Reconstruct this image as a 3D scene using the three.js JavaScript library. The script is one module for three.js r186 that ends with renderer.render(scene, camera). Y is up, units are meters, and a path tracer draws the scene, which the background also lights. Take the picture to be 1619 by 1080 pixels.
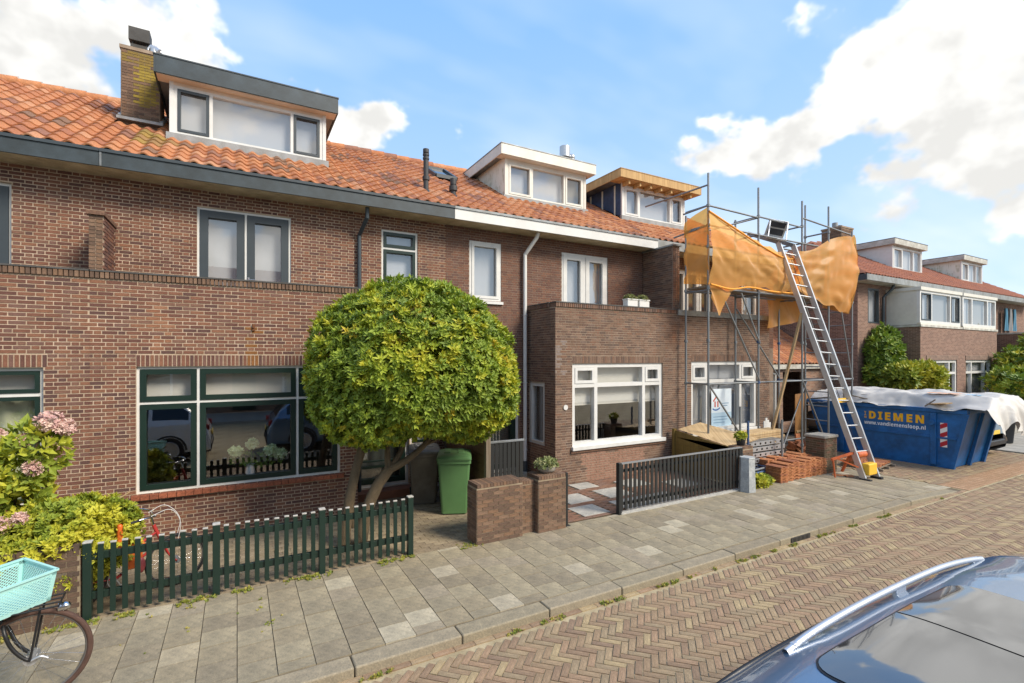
import * as THREE from 'three';
import { mergeGeometries, toCreasedNormals } from 'three/addons/utils/BufferGeometryUtils.js';
import { RoundedBoxGeometry } from 'three/addons/geometries/RoundedBoxGeometry.js';
import { ImprovedNoise } from 'three/addons/math/ImprovedNoise.js';

// ---------------------------------------------------------------- camera, sky, sun, exposure
const scene = new THREE.Scene();
const camera = new THREE.PerspectiveCamera(69.58, 1619 / 1080, 0.1, 900);
const YAW = 0.50988, EYE = 2.65, FPX = 777;
camera.position.set(0, EYE, 0);
camera.rotation.y = -YAW;
camera.setViewOffset(1619, 1080, 0, -26, 1619, 1080);      // vertical lens shift of the architectural photograph

const renderer = new THREE.WebGLRenderer({ antialias: true });
renderer.toneMapping = THREE.LinearToneMapping;
renderer.toneMappingExposure = 2.22;
renderer.shadowMap.enabled = true;

const SUN = new THREE.Vector3(0.52, 0.80, 0.78).normalize();
const sun = new THREE.DirectionalLight(new THREE.Color(1.0, 0.90, 0.76), 2.4);
sun.name = 'sun';
sun.position.copy(SUN).multiplyScalar(60).add(new THREE.Vector3(8, 0, -8));
sun.target.position.set(8, 0, -8); scene.add(sun.target);
sun.castShadow = true; sun.shadow.radius = 40; sun.shadow.mapSize.set(2048, 2048);
Object.assign(sun.shadow.camera, { left: -30, right: 35, top: 30, bottom: -30, near: 1, far: 140 });
scene.add(sun);

const noise = new ImprovedNoise();
const N3 = (x, y, z) => noise.noise(x, y, z);
function fbm(x, y, z, o = 5) { let a = 0.5, s = 0; for (let i = 0; i < o; i++) { s += a * N3(x, y, z); x = x * 2.03 + 7.1; y = y * 2.03 + 3.7; z = z * 2.03 + 1.9; a *= 0.52; } return s; }
const clamp = (x, a = 0, b = 1) => Math.min(b, Math.max(a, x));
const sstep = (a, b, x) => { const t = clamp((x - a) / (b - a)); return t * t * (3 - 2 * t); };
const lerp = (a, b, t) => a + (b - a) * t;
function RNG(seed) { let s = seed >>> 0; return () => { s = (s + 0x6d2b79f5) | 0; let t = Math.imul(s ^ (s >>> 15), 1 | s); t = (t + Math.imul(t ^ (t >>> 7), 61 | t)) ^ t; return ((t ^ (t >>> 14)) >>> 0) / 4294967296; }; }

// sky: clear blue air with cumulus heads and thin veils, all round
{
  const W = 3072, H = 1536, data = new Float32Array(W * H * 4);
  const cs = Math.cos(YAW), sn = Math.sin(YAW);
  const dirOf = (px, py) => { const X = (px - 809.5) / FPX, Y = (566 - py) / FPX; return new THREE.Vector3(sn + X * cs, Y, -cs + X * sn).normalize(); };
  // cumulus heads: direction, angular half sizes (radians across, up), weight
  const heads = [[40, 40, .21, .085, 1], [150, 30, .12, .10, .8], [15, 122, .07, .03, .8], [600, 192, .075, .035, 1.05], [545, 212, .05, .025, .6], [1165, 226, .085, .05, 1.15], [1110, 205, .05, .035, .7],
    [1500, 120, .13, .10, 1.15], [1390, 160, .08, .055, 1.0], [1320, 190, .06, .03, .9], [1610, 180, .12, .12, 1.0], [1420, 264, .06, .022, .9], [1600, 350, .05, .03, 1.0], [1560, 400, .10, .03, .5], [1560, 40, .10, .08, .9]].map(([x, y, w, h, k]) => ({ d: dirOf(x, y), w, h, k }));
  const r = RNG(5);
  for (let i = 0; i < 46; i++) {                        // the same kind of clouds over the rest of the sky
    const az = r() * Math.PI * 2, el = 0.12 + r() * 0.85, d = new THREE.Vector3(Math.cos(az) * Math.cos(el), Math.sin(el), Math.sin(az) * Math.cos(el));
    const f = dirOf(809, 300); if (d.dot(f) > 0.45) continue;
    heads.push({ d, w: 0.08 + r() * 0.16, h: 0.04 + r() * 0.09, k: 0.7 + r() * 0.5 });
  }
  const up = new THREE.Vector3(0, 1, 0);
  for (const h of heads) { h.r = new THREE.Vector3().crossVectors(h.d, up).normalize(); h.u = new THREE.Vector3().crossVectors(h.r, h.d).normalize(); }
  const v = new THREE.Vector3();
  for (let j = 0; j < H; j++) {
    const el = ((j + 0.5) / H - 0.5) * Math.PI;
    for (let i = 0; i < W; i++) {
      const az = ((i + 0.5) / W - 0.5) * 2 * Math.PI, o = (j * W + i) * 4;
      if (el < -0.02) { data[o] = 0.32; data[o + 1] = 0.31; data[o + 2] = 0.29; data[o + 3] = 1; continue; }
      v.set(Math.cos(az) * Math.cos(el), Math.sin(el), Math.sin(az) * Math.cos(el));
      const t = Math.pow(clamp(v.y), 0.62), near = sstep(-0.2, 1, v.dot(SUN));
      let R = lerp(0.66, 0.055, t), G = lerp(0.82, 0.29, t), Bl = lerp(0.94, 0.82, t);
      R += 0.10 * near * near; G += 0.09 * near * near; Bl += 0.06 * near * near;
      // thin veils
      const q = 1 / (v.y + 0.22), vx = v.x * q, vz = v.z * q;
      let veil = clamp(0.18 + 1.25 * fbm(vx * 0.9 + 3, vz * 2.1, 0.3, 5) + 0.5 * fbm(vx * 3.1, vz * 3.3, 4.2, 3));
      veil = veil * 0.50;
      R = lerp(R, 0.86, veil); G = lerp(G, 0.90, veil); Bl = lerp(Bl, 0.95, veil);
      // heads
      let m = 0, hy = 0, hs = 0;
      for (const h of heads) {
        const c = v.dot(h.d); if (c < 0.86) continue;
        const a = v.dot(h.r) / h.w, b = v.dot(h.u) / h.h, e = Math.exp(-(a * a + b * b) * 0.9) * h.k;
        m += e; hy += e * b; hs += e;
      }
      if (m > 0.03) {
        const n = fbm(v.x * 8, v.y * 11, v.z * 8, 7) * 1.35 + 0.22 * fbm(v.x * 40, v.y * 46, v.z * 40, 3);
        const dns = sstep(0.34, 0.64, Math.min(m, 1.1) * 0.70 + n * 0.95);
        if (dns > 0) {
          const core = sstep(0.45, 1.3, m + n * 0.6), lit = clamp(0.82 + 0.10 * (hs ? hy / hs : 0) + 0.55 * fbm(v.x * 13 + 0.35, v.y * 16 + 0.5, v.z * 13 + 0.3, 5) - 0.05 * core, 0.64, 0.95);
          R = lerp(R, 1.02 * lit, dns); G = lerp(G, 1.02 * lit, dns); Bl = lerp(Bl, 1.04 * lit, dns);
        }
      }
      data[o] = R * 0.60; data[o + 1] = G * 0.595; data[o + 2] = Bl * 0.565; data[o + 3] = 1;
    }
  }
  const tex = new THREE.DataTexture(data, W, H, THREE.RGBAFormat, THREE.FloatType);
  tex.mapping = THREE.EquirectangularReflectionMapping; tex.magFilter = tex.minFilter = THREE.LinearFilter; tex.needsUpdate = true;
  scene.background = tex; scene.environment = tex;
}

// ---------------------------------------------------------------- helpers
const names = new Map();
function numbered(n) { const k = names.get(n) ?? 0; names.set(n, k + 1); return k ? `${n}_${String(k).padStart(3, '0')}` : n; }
function shadows(o) { o.traverse((c) => { if (c.isMesh) { c.castShadow = true; c.receiveShadow = true; } }); return o; }
function tag(o, label, category, group, kind) { if (label) o.userData.label = label; if (category) o.userData.category = category; if (group) o.userData.group = group; if (kind) o.userData.kind = kind; return o; }
function thing(name, label, category, [x, y, z] = [0, 0, 0], ry = 0, group) { const g = new THREE.Group(); g.name = numbered(name); g.position.set(x, y, z); g.rotation.y = ry; scene.add(g); return tag(g, label, category, group); }
function part(parent, name, geo, mat) { const m = new THREE.Mesh(Array.isArray(geo) ? merge(geo) : geo, mat); m.name = name; parent.add(m); return m; }
// a part whose geometry is given in world metres, under a thing that is not turned
function wpart(parent, name, geo, mat) { const g = Array.isArray(geo) ? merge(geo) : geo; g.translate(-parent.position.x, -parent.position.y, -parent.position.z); return part(parent, name, g, mat); }
function solo(name, geo, mat, label, category, group, kind) { const m = new THREE.Mesh(Array.isArray(geo) ? merge(geo) : geo, mat); m.name = numbered(name); scene.add(m); return tag(m, label, category, group, kind); }
function merge(list) {
  const a = list.flat(9).map((g) => { const n = g.index ? g.toNonIndexed() : g; for (const k of Object.keys(n.attributes)) if (!['position', 'normal', 'uv'].includes(k)) n.deleteAttribute(k); return n; });
  return a.length === 1 ? a[0] : mergeGeometries(a);
}
function uvm(g, k = 1) {                                  // uv in metres from the face directions
  if (!g.attributes.normal) g.computeVertexNormals();
  const p = g.attributes.position, n = g.attributes.normal, uv = new Float32Array(p.count * 2);
  for (let i = 0; i < p.count; i++) {
    const x = Math.abs(n.getX(i)), y = Math.abs(n.getY(i)), z = Math.abs(n.getZ(i));
    if (z >= x && z >= y) { uv[2 * i] = p.getX(i) * k; uv[2 * i + 1] = p.getY(i) * k; } else if (x >= y) { uv[2 * i] = p.getZ(i) * k; uv[2 * i + 1] = p.getY(i) * k; } else { uv[2 * i] = p.getX(i) * k; uv[2 * i + 1] = p.getZ(i) * k; }
  }
  g.setAttribute('uv', new THREE.BufferAttribute(uv, 2)); return g;
}
const box = (x0, x1, y0, y1, z0, z1) => { const g = new THREE.BoxGeometry(x1 - x0, y1 - y0, z1 - z0); g.translate((x0 + x1) / 2, (y0 + y1) / 2, (z0 + z1) / 2); return uvm(g); };
const rbox = (x0, x1, y0, y1, z0, z1, r = 0.01, s = 2) => { const g = new RoundedBoxGeometry(x1 - x0, y1 - y0, z1 - z0, s, Math.min(r, (x1 - x0) * .49, (y1 - y0) * .49, (z1 - z0) * .49)); g.translate((x0 + x1) / 2, (y0 + y1) / 2, (z0 + z1) / 2); return uvm(g); };
const V = (x, y, z) => new THREE.Vector3(x, y, z);
function bar(a, b, r, seg = 8, r2 = r) {                   // a round rod between two points
  a = V(...a); b = V(...b); const d = b.clone().sub(a), g = new THREE.CylinderGeometry(r2, r, d.length(), seg, 1); g.applyQuaternion(new THREE.Quaternion().setFromUnitVectors(V(0, 1, 0), d.clone().normalize()));
  g.translate((a.x + b.x) / 2, (a.y + b.y) / 2, (a.z + b.z) / 2); return g;
}
function beam(a, b, w, h) {                                // a squared timber or profile between two points; h is its upright side
  a = V(...a); b = V(...b); const d = b.clone().sub(a), L = d.length(), g = new THREE.BoxGeometry(w, h, L), m = new THREE.Matrix4().lookAt(b, a, Math.abs(d.y / L) > .95 ? V(0, 0, 1) : V(0, 1, 0)); g.applyMatrix4(m);
  g.translate((a.x + b.x) / 2, (a.y + b.y) / 2, (a.z + b.z) / 2); return uvm(g);
}
function tube(pts, r, seg = 24, rad = 8) { return new THREE.TubeGeometry(new THREE.CatmullRomCurve3(pts.map((p) => V(...p))), seg, r, rad); }
function sheet(nu, nv, f) {                                // a grid surface from f(u, v)
  const p = [], uv = [], ix = []; for (let j = 0; j <= nv; j++) for (let i = 0; i <= nu; i++) { const q = f(i / nu, j / nv); p.push(...q); uv.push(q[0] + q[2] * .7, q[1] + q[2] * .7); }
  for (let j = 0; j < nv; j++) for (let i = 0; i < nu; i++) { const a = j * (nu + 1) + i, b = a + 1, c = a + nu + 1, d = c + 1; ix.push(a, b, d, a, d, c); }
  const g = new THREE.BufferGeometry(); g.setAttribute('position', new THREE.Float32BufferAttribute(p, 3)); g.setAttribute('uv', new THREE.Float32BufferAttribute(uv, 2)); g.setIndex(ix); g.computeVertexNormals(); return g;
}
const PX = (x, y, z) => { const X = x * Math.cos(YAW) + z * Math.sin(YAW), Z = x * Math.sin(YAW) - z * Math.cos(YAW); return Z < 0.3 ? null : [809.5 + FPX * X / Z, 566 - FPX * (y - EYE) / Z, Z]; };
const inView = (p, m = 0) => p && p[0] > -m && p[0] < 1619 + m && p[1] > -m && p[1] < 1080 + m;

// ---------------------------------------------------------------- textures (grain, wear) and materials
function tileNoise(S, cells, seed) { const r = RNG(seed), g = Array.from({ length: cells * cells }, r); return (x, y) => { const fx = x / S * cells, fy = y / S * cells, i = Math.floor(fx), j = Math.floor(fy), u = fx - i, v = fy - j, a = u * u * (3 - 2 * u), b = v * v * (3 - 2 * v), k = (m, n) => g[((n % cells + cells) % cells) * cells + (m % cells + cells) % cells]; return lerp(lerp(k(i, j), k(i + 1, j), a), lerp(k(i, j + 1), k(i + 1, j + 1), a), b); }; }
function tex(S, f, srgb = true) {
  const d = new Uint8Array(S * S * 4); for (let y = 0; y < S; y++) for (let x = 0; x < S; x++) { const c = f(x, y), o = (y * S + x) * 4; const q = Array.isArray(c) ? c : [c, c, c]; d[o] = clamp(q[0]) * 255; d[o + 1] = clamp(q[1]) * 255; d[o + 2] = clamp(q[2]) * 255; d[o + 3] = 255; }
  const t = new THREE.DataTexture(d, S, S); t.wrapS = t.wrapT = THREE.RepeatWrapping; t.magFilter = THREE.LinearFilter; t.minFilter = THREE.LinearMipmapLinearFilter; if (srgb) t.colorSpace = THREE.SRGBColorSpace; t.needsUpdate = true; return t;
}
const octs = (S, list) => { const ns = list.map(([c, a], i) => [tileNoise(S, c, 11 + i * 7 + c), a]); return (x, y) => { let s = 0; for (const [n, a] of ns) s += (n(x, y) - 0.5) * 2 * a; return s; }; };
const rep = (t, k) => { const c = t.clone(); c.repeat.set(k, k); c.needsUpdate = true; return c; };
const gA = octs(256, [[4, .10], [16, .12], [64, .16], [128, .16]]), gB = octs(512, [[3, .12], [9, .12], [40, .10], [160, .14]]), gC = octs(512, [[2, .16], [5, .14], [13, .12], [60, .06], [220, .10]]);
const T = {
  grain: tex(256, (x, y) => 0.86 + gA(x, y) * 0.55), grainB: tex(256, (x, y) => 0.5 + gA(x, y) * 1.1, false),
  stone: tex(512, (x, y) => { const g = gB(x, y); return [0.87 + g * .55, 0.87 + g * .52, 0.86 + g * .47]; }), stoneB: tex(512, (x, y) => 0.5 + gB(x, y), false),
  dirt: tex(512, (x, y) => { const g = gC(x, y); return [0.86 + g * .42, 0.86 + g * .46, 0.85 + g * .52]; }),
  wood: (() => { const a = tileNoise(512, 6, 3), b = tileNoise(512, 90, 5), c = tileNoise(512, 4, 9); return tex(512, (x, y) => { const w = b(x, y * 0.06) * .22 + a(x, y * .2) * .14 + .5 * Math.pow(Math.abs(Math.sin((x * .06 + c(x, y * .25) * 6))), 6) * .25; return [0.92 - w * .5, 0.92 - w * .6, 0.92 - w * .72]; }); })(),
  paint: (() => { const g = octs(256, [[3, .10], [12, .08], [90, .05]]); return tex(256, (x, y) => 0.94 + g(x, y) * .22); })(),
};
const lin = (r, g, b) => new THREE.Color().setRGB(r, g, b);
const std = (c, rough = 0.85, o = {}) => new THREE.MeshStandardMaterial({ color: Array.isArray(c) ? lin(...c) : c, roughness: rough, ...o });
const phy = (c, rough, o = {}) => new THREE.MeshPhysicalMaterial({ color: Array.isArray(c) ? lin(...c) : c, roughness: rough, ...o });
const M = {
  mortarAB: std([.66, .50, .37], .95, { map: T.dirt, bumpMap: T.grainB, bumpScale: .002 }),
  mortarCD: std([.46, .35, .26], .95, { map: T.dirt, bumpMap: T.grainB, bumpScale: .002 }),
  mortarE: std([.30, .215, .16], .95, { map: T.dirt }),
  white: std([.74, .73, .69], .38, { map: T.paint }), cream: std([.74, .71, .62], .5, { map: T.paint }), offwhite: std([.66, .64, .58], .6, { map: T.dirt }),
  green: std([.012, .030, .022], .32, { map: T.paint }), slate: std([.045, .058, .066], .42, { map: T.paint }), fasciaGrey: std([.055, .075, .088], .5, { map: T.dirt }), black: std([.012, .012, .013], .45),
  soffit: std([.80, .68, .45], .75, { map: T.dirt }), zinc: std([.34, .36, .38], .5, { metalness: .5, map: T.dirt }), lead: std([.42, .43, .44], .6, { map: T.dirt }), concrete: std([.44, .41, .36], .9, { map: rep(T.stone, 1.5) }),
  glass: phy([1, 1, 1], 0, { transmission: 1, thickness: 0, ior: 2.5, side: THREE.DoubleSide }),
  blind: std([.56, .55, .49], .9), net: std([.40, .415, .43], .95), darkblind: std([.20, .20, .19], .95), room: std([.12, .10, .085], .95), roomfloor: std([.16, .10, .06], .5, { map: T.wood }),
  terra: std([.40, .12, .055], .8, { map: T.grain }), alu: std([.62, .63, .64], .38, { metalness: .75, map: T.paint }), steel: std([.36, .38, .40], .45, { metalness: .65, map: T.dirt }), steelBlue: std([.06, .13, .30], .5, { map: T.dirt }),
  plank: std([.60, .42, .22], .8, { map: T.wood }), newwood: std([.72, .47, .20], .75, { map: T.wood }), ply: std([.72, .53, .29], .8, { map: T.wood }), greywood: std([.30, .25, .19], .9, { map: T.wood }), mossboard: std([.26, .17, .035], .85, { map: T.wood }),
  rubber: std([.018, .017, .016], .8), chrome: std([.7, .7, .7], .18, { metalness: 1 }), bark: std([.20, .145, .085], .95, { map: rep(T.stone, 3), bumpMap: rep(T.stoneB, 3), bumpScale: .012 }),
};
for (const m of [M.blind, M.net]) m.side = THREE.DoubleSide;

// bricks: tones of one kiln, shared by all pieces of a house
const unitBox = new THREE.BoxGeometry(1, 1, 1);
const brickMats = new Map();
function brickMat(c) { const k = c.join(); if (!brickMats.has(k)) brickMats.set(k, std(c, .93, { map: T.grain, bumpMap: T.grainB, bumpScale: .0015 })); return brickMats.get(k); }
const brickWhite = std([1, 1, 1], .93, { map: T.grain, bumpMap: T.grainB, bumpScale: .0015 });
const PAL = {
  AB: [[.245, .105, .066], [.205, .088, .060], [.28, .122, .073], [.175, .077, .056], [.26, .132, .088], [.31, .14, .08], [.145, .072, .058], [.23, .118, .088]],
  CD: [[.245, .143, .095], [.205, .118, .080], [.28, .167, .112], [.18, .102, .073], [.26, .135, .085], [.30, .187, .13], [.155, .098, .074], [.225, .147, .11]],
  CU: [[.245, .112, .072], [.205, .092, .063], [.265, .122, .076], [.175, .082, .061], [.23, .118, .084], [.19, .10, .077]],
  E: [[.20, .108, .076], [.165, .086, .062], [.225, .128, .092], [.145, .077, .057]],
  pier: [[.25, .15, .095], [.20, .12, .078], [.29, .18, .115], [.17, .105, .07], [.27, .155, .09]],
  new: [[.36, .16, .085], [.40, .19, .105], [.33, .14, .075]],
};
// pieces collected for one thing: the up to `most` that show largest become meshes of their own, the rest one instanced part
class Pieces {
  constructor(owner, name, stuffName, geo = unitBox, white = brickWhite, matOf = brickMat, most = 300) { Object.assign(this, { owner, name, stuffName, geo, white, matOf, most, list: [] }); }
  add(parent, m, tone) { this.list.push({ parent, m, tone }); }   // m: matrix in the parent's frame
  done() {
    this.owner.updateMatrixWorld(true); const inv = this.owner.matrixWorld.clone().invert(), c = V(0, 0, 0), w = new THREE.Matrix4();
    for (const p of this.list) { w.multiplyMatrices(p.parent.matrixWorld, p.m); c.setFromMatrixPosition(w); const q = PX(c.x, c.y, c.z); const e = p.m.elements; p.size = inView(q) ? Math.hypot(e[0], e[1], e[2]) * Math.hypot(e[4], e[5], e[6]) / (q[2] * q[2]) * (p.pref ?? 1) : 0; p.w = w.clone().premultiply(inv); }
    const order = this.list.slice().sort((a, b) => b.size - a.size), cut = order.length <= this.most ? order.length : this.most;
    const sc = V(0, 0, 0), q = new THREE.Quaternion(), t = V(0, 0, 0);
    for (const p of order.slice(0, cut)) { const o = new THREE.Mesh(this.geo, this.matOf(p.tone)); o.name = this.name; p.m.decompose(t, q, sc); o.position.copy(t); o.quaternion.copy(q); o.scale.copy(sc); p.parent.add(o); }
    const rest = order.slice(cut); if (!rest.length) return;
    const im = new THREE.InstancedMesh(this.geo, this.white, rest.length); im.name = this.stuffName; im.userData.kind = 'stuff'; const col = new THREE.Color();
    rest.forEach((p, i) => { im.setMatrixAt(i, p.w); im.setColorAt(i, col.setRGB(...p.tone)); }); this.owner.add(im);
  }
}
// a wall in its own frame: x runs along the wall, y up, z out of it. frame: { at: [x, y, z], ry }
const CH = 0.052, BS = 0.172;
function wall(owner, P, name, { at, ry = 0, a0, a1, y0, y1, holes = [], bond = () => 'flemish', pal, mortar, soldiers = [], patch, thick = 0.2, seed = 1, bricks = true, core = [0, 0] }) {
  const sh = new THREE.Shape([[a0 + core[0], y0], [a1 - core[1], y0], [a1 - core[1], y1], [a0 + core[0], y1]].map(([x, y]) => new THREE.Vector2(x, y)));
  for (const [h0, h1, g0, g1] of holes) sh.holes.push(new THREE.Path([[h0, g0], [h0, g1], [h1, g1], [h1, g0]].map(([x, y]) => new THREE.Vector2(clamp(x, a0 + .002, a1 - .002), clamp(y, y0 + .002, y1 - .002)))));
  const g = uvm(new THREE.ExtrudeGeometry(sh, { depth: thick, bevelEnabled: false }).translate(0, 0, -thick));
  const w = part(owner, name, g, mortar); w.position.set(at[0] - owner.position.x, at[1] - owner.position.y, at[2] - owner.position.z); w.rotation.y = ry;
  if (!bricks) return w;
  const r = RNG(seed), m = new THREE.Matrix4(), q = new THREE.Quaternion(), J = 0.0135;
  const blocked = holes.concat(soldiers);
  const put = (b0, b1, c0, c1) => {
    if (b1 - b0 < 0.018 || c1 - c0 < 0.018) return;
    const x = (b0 + b1) / 2, y = (c0 + c1) / 2; let tone = pal[Math.floor(Math.pow(r(), 1.25) * pal.length)]; const pt = patch && patch(x, y, r); if (pt) tone = pt;
    m.compose(V(x, y, (r() - .5) * .002), q, V(b1 - b0, c1 - c0, 0.010)); P.add(w, m.clone(), tone);
  };
  const rows = Math.floor((y1 - y0) / CH + 0.3);
  for (let k = 0; k < rows; k++) {
    const c0 = y0 + k * CH + J / 2, c1 = Math.min(y0 + (k + 1) * CH - J / 2, y1), mid = (c0 + c1) / 2, kind = bond(mid);
    const seq = kind === 'stretcher' ? [BS] : kind === 'header' ? [BS / 2] : kind === 'cross' ? (k % 2 ? [BS] : [BS / 2]) : [BS, BS / 2];
    let x = a0 - (kind === 'stretcher' ? (k % 2) * BS / 2 : kind === 'flemish' ? (k % 2) * BS * .75 : kind === 'cross' ? (k % 4 === 1 ? BS / 2 : BS / 4) : 0), s = 0;
    const cuts = blocked.filter(([, , g0, g1]) => mid > g0 && mid < g1);
    while (x < a1) {
      const L = seq[s++ % seq.length]; let segs = [[Math.max(a0, x), Math.min(a1, x + L - J)]];
      for (const [h0, h1] of cuts) segs = segs.flatMap(([u, v]) => (v <= h0 || u >= h1 ? [[u, v]] : [[u, Math.min(v, h0 - .004)], [Math.max(u, h1 + .004), v]].filter(([p, o]) => o > p)));
      for (const [u, v] of segs) put(u, v, c0, c1);
      x += L;
    }
  }
  for (const [h0, h1, g0, g1] of soldiers) { const n = Math.round((h1 - h0) / CH), s = (h1 - h0) / n; for (let i = 0; i < n; i++) put(h0 + i * s + J / 2, h0 + (i + 1) * s - J / 2, g0 + J / 2, g1 - J / 2); }
  return w;
}
// a window in the same kind of frame: frame bars with mullions and a transom, sashes, panes
function windowUnit(owner, { at, ry = 0, a0, a1, y0, y1, mat = M.white, bw = 0.06, dep = 0.10, z = -0.06, cols = [], rows = [], sash = null, sw = 0.05, sashIn = () => true, name = 'window', glass = M.glass, back = null }) {
  const bars = [box(a0, a0 + bw, y0, y1, z - dep, z), box(a1 - bw, a1, y0, y1, z - dep, z), box(a0 + bw, a1 - bw, y1 - bw, y1, z - dep, z), box(a0 + bw, a1 - bw, y0, y0 + bw, z - dep, z)];
  for (const c of cols) bars.push(box(c - bw / 2, c + bw / 2, y0 + bw, y1 - bw, z - dep, z));
  const xs = [a0 + bw / 2, ...cols, a1 - bw / 2], ys = [y0 + bw / 2, ...rows, y1 - bw / 2];
  for (const rr of rows) for (let i = 0; i < xs.length - 1; i++) bars.push(box(xs[i] + bw / 2, xs[i + 1] - bw / 2, rr - bw / 2, rr + bw / 2, z - dep, z - .002));
  const w = part(owner, name, bars, mat); w.position.set(at[0] - owner.position.x, at[1] - owner.position.y, at[2] - owner.position.z); w.rotation.y = ry;
  for (let i = 0; i < xs.length - 1; i++) for (let j = 0; j < ys.length - 1; j++) {
    let p0 = xs[i] + bw / 2, p1 = xs[i + 1] - bw / 2, q0 = ys[j] + bw / 2, q1 = ys[j + 1] - bw / 2;
    if (sash && sashIn(i, j)) {
      const zz = z + .012, s = sw, e = .003; part(w, 'sash', [box(p0 + e, p0 + s, q0 + e, q1 - e, zz - .06, zz), box(p1 - s, p1 - e, q0 + e, q1 - e, zz - .06, zz), box(p0 + s, p1 - s, q1 - s, q1 - e, zz - .06, zz), box(p0 + s, p1 - s, q0 + e, q0 + s, zz - .06, zz)], sash);
      p0 += s; p1 -= s; q0 += s; q1 -= s;
    }
    part(w, 'pane', new THREE.PlaneGeometry(p1 - p0, q1 - q0).translate((p0 + p1) / 2, (q0 + q1) / 2, z - dep * .55), glass);
    const bk = typeof back === 'function' ? back(i, j) : back;
    if (bk) part(w, bk.name ?? 'curtain', foldSheet(p0 - .14, p1 + .14, bk.y0 != null ? Math.max(bk.y0, q0 - .10) : q0 - .10, q1 + .10, z - dep - .05 - (i + j) * .013, bk.fold ?? .0006), bk.mat);
  }
  return w;
}
function foldSheet(a0, a1, y0, y1, z, amp) { const n = Math.max(6, Math.round((a1 - a0) / .03)); return sheet(n, 1, (u, v) => [lerp(a0, a1, u), lerp(y0, y1, v), z - amp + amp * Math.sin(u * n * .9) + amp * .6 * Math.sin(u * n * .37 + 2)]); }
M.roofDeck = std([.20, .075, .04], .95, { map: T.dirt }); M.roofFar = std([.34, .125, .065], .9, { map: T.dirt, side: THREE.DoubleSide });
M.roofDeck.side = THREE.DoubleSide;
M.copingDark = std([.10, .095, .09], .7, { map: T.dirt });
M.curtainGreen = std([.42, .44, .30], .95, { side: THREE.DoubleSide });
M.rust = std([.14, .055, .02], .9); M.copingBrick = std([.22, .12, .075], .9, { map: T.grain }); M.curtainDark = std([.045, .055, .048], .95, { side: THREE.DoubleSide }); M.terraStep = std([.36, .15, .085], .85, { map: T.dirt });
M.cowl = std([.09, .085, .08], .7, { map: T.dirt }); M.peach = std([.74, .60, .46], .6, { map: T.paint }); M.pipeGrey = std([.055, .055, .058], .6, { map: T.dirt }); M.skyGlass = phy([.02, .03, .04], .02, { ior: 1.9 });
// ---------------------------------------------------------------- the row of houses
const zW = -8.4, zU = -9.5, zF = -9.0, yS = 5.40, yE = 5.66, zE = -9.02, zR = -13.2, yR = 8.08;
const SL = (yR - yE) / (zE - zR), PITCH = Math.atan(SL), roofY = (z) => yE + (zE - z) * SL;
const TW = 0.205, TL = 0.285;
const tileGeo = (() => {                                  // a clay pantile: trough and roll across, thick lower edge
  const n = 8, p = [], ix = [], prof = (u) => 0.024 * Math.sin((u - .08) * Math.PI * 2) + 0.004;
  for (let i = 0; i <= n; i++) { const u = i / n * 1.06 - .03, x = (u - .5) * TW, y = prof(u); p.push(x, y, -TL / 2 - .03, x, y + .024, TL / 2, x, y + .004, TL / 2 + .002); }
  for (let i = 0; i < n; i++) { const a = i * 3, b = a + 3; ix.push(a, a + 1, b + 1, a, b + 1, b, a + 1, a + 2, b + 2, a + 1, b + 2, b + 1); }
  const g = new THREE.BufferGeometry(); g.setAttribute('position', new THREE.Float32BufferAttribute(p, 3)); g.setIndex(ix); const c = toCreasedNormals(g, 0.9); return uvm(c, 6);
})();
const tileMats = new Map();
const tileMat = (c) => { const k = c.join(); if (!tileMats.has(k)) tileMats.set(k, std(c, .8, { map: T.grain })); return tileMats.get(k); };
const tileWhite = std([1, 1, 1], .8, { map: T.grain });
const TILES = [[.60, .235, .090], [.55, .205, .078], [.64, .27, .11], [.50, .185, .075], [.62, .25, .10], [.45, .17, .08], [.66, .31, .15], [.36, .16, .095]];
const TILES_FAR = [[.40, .13, .06], [.36, .12, .06], [.44, .155, .075], [.30, .11, .065]];
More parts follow.
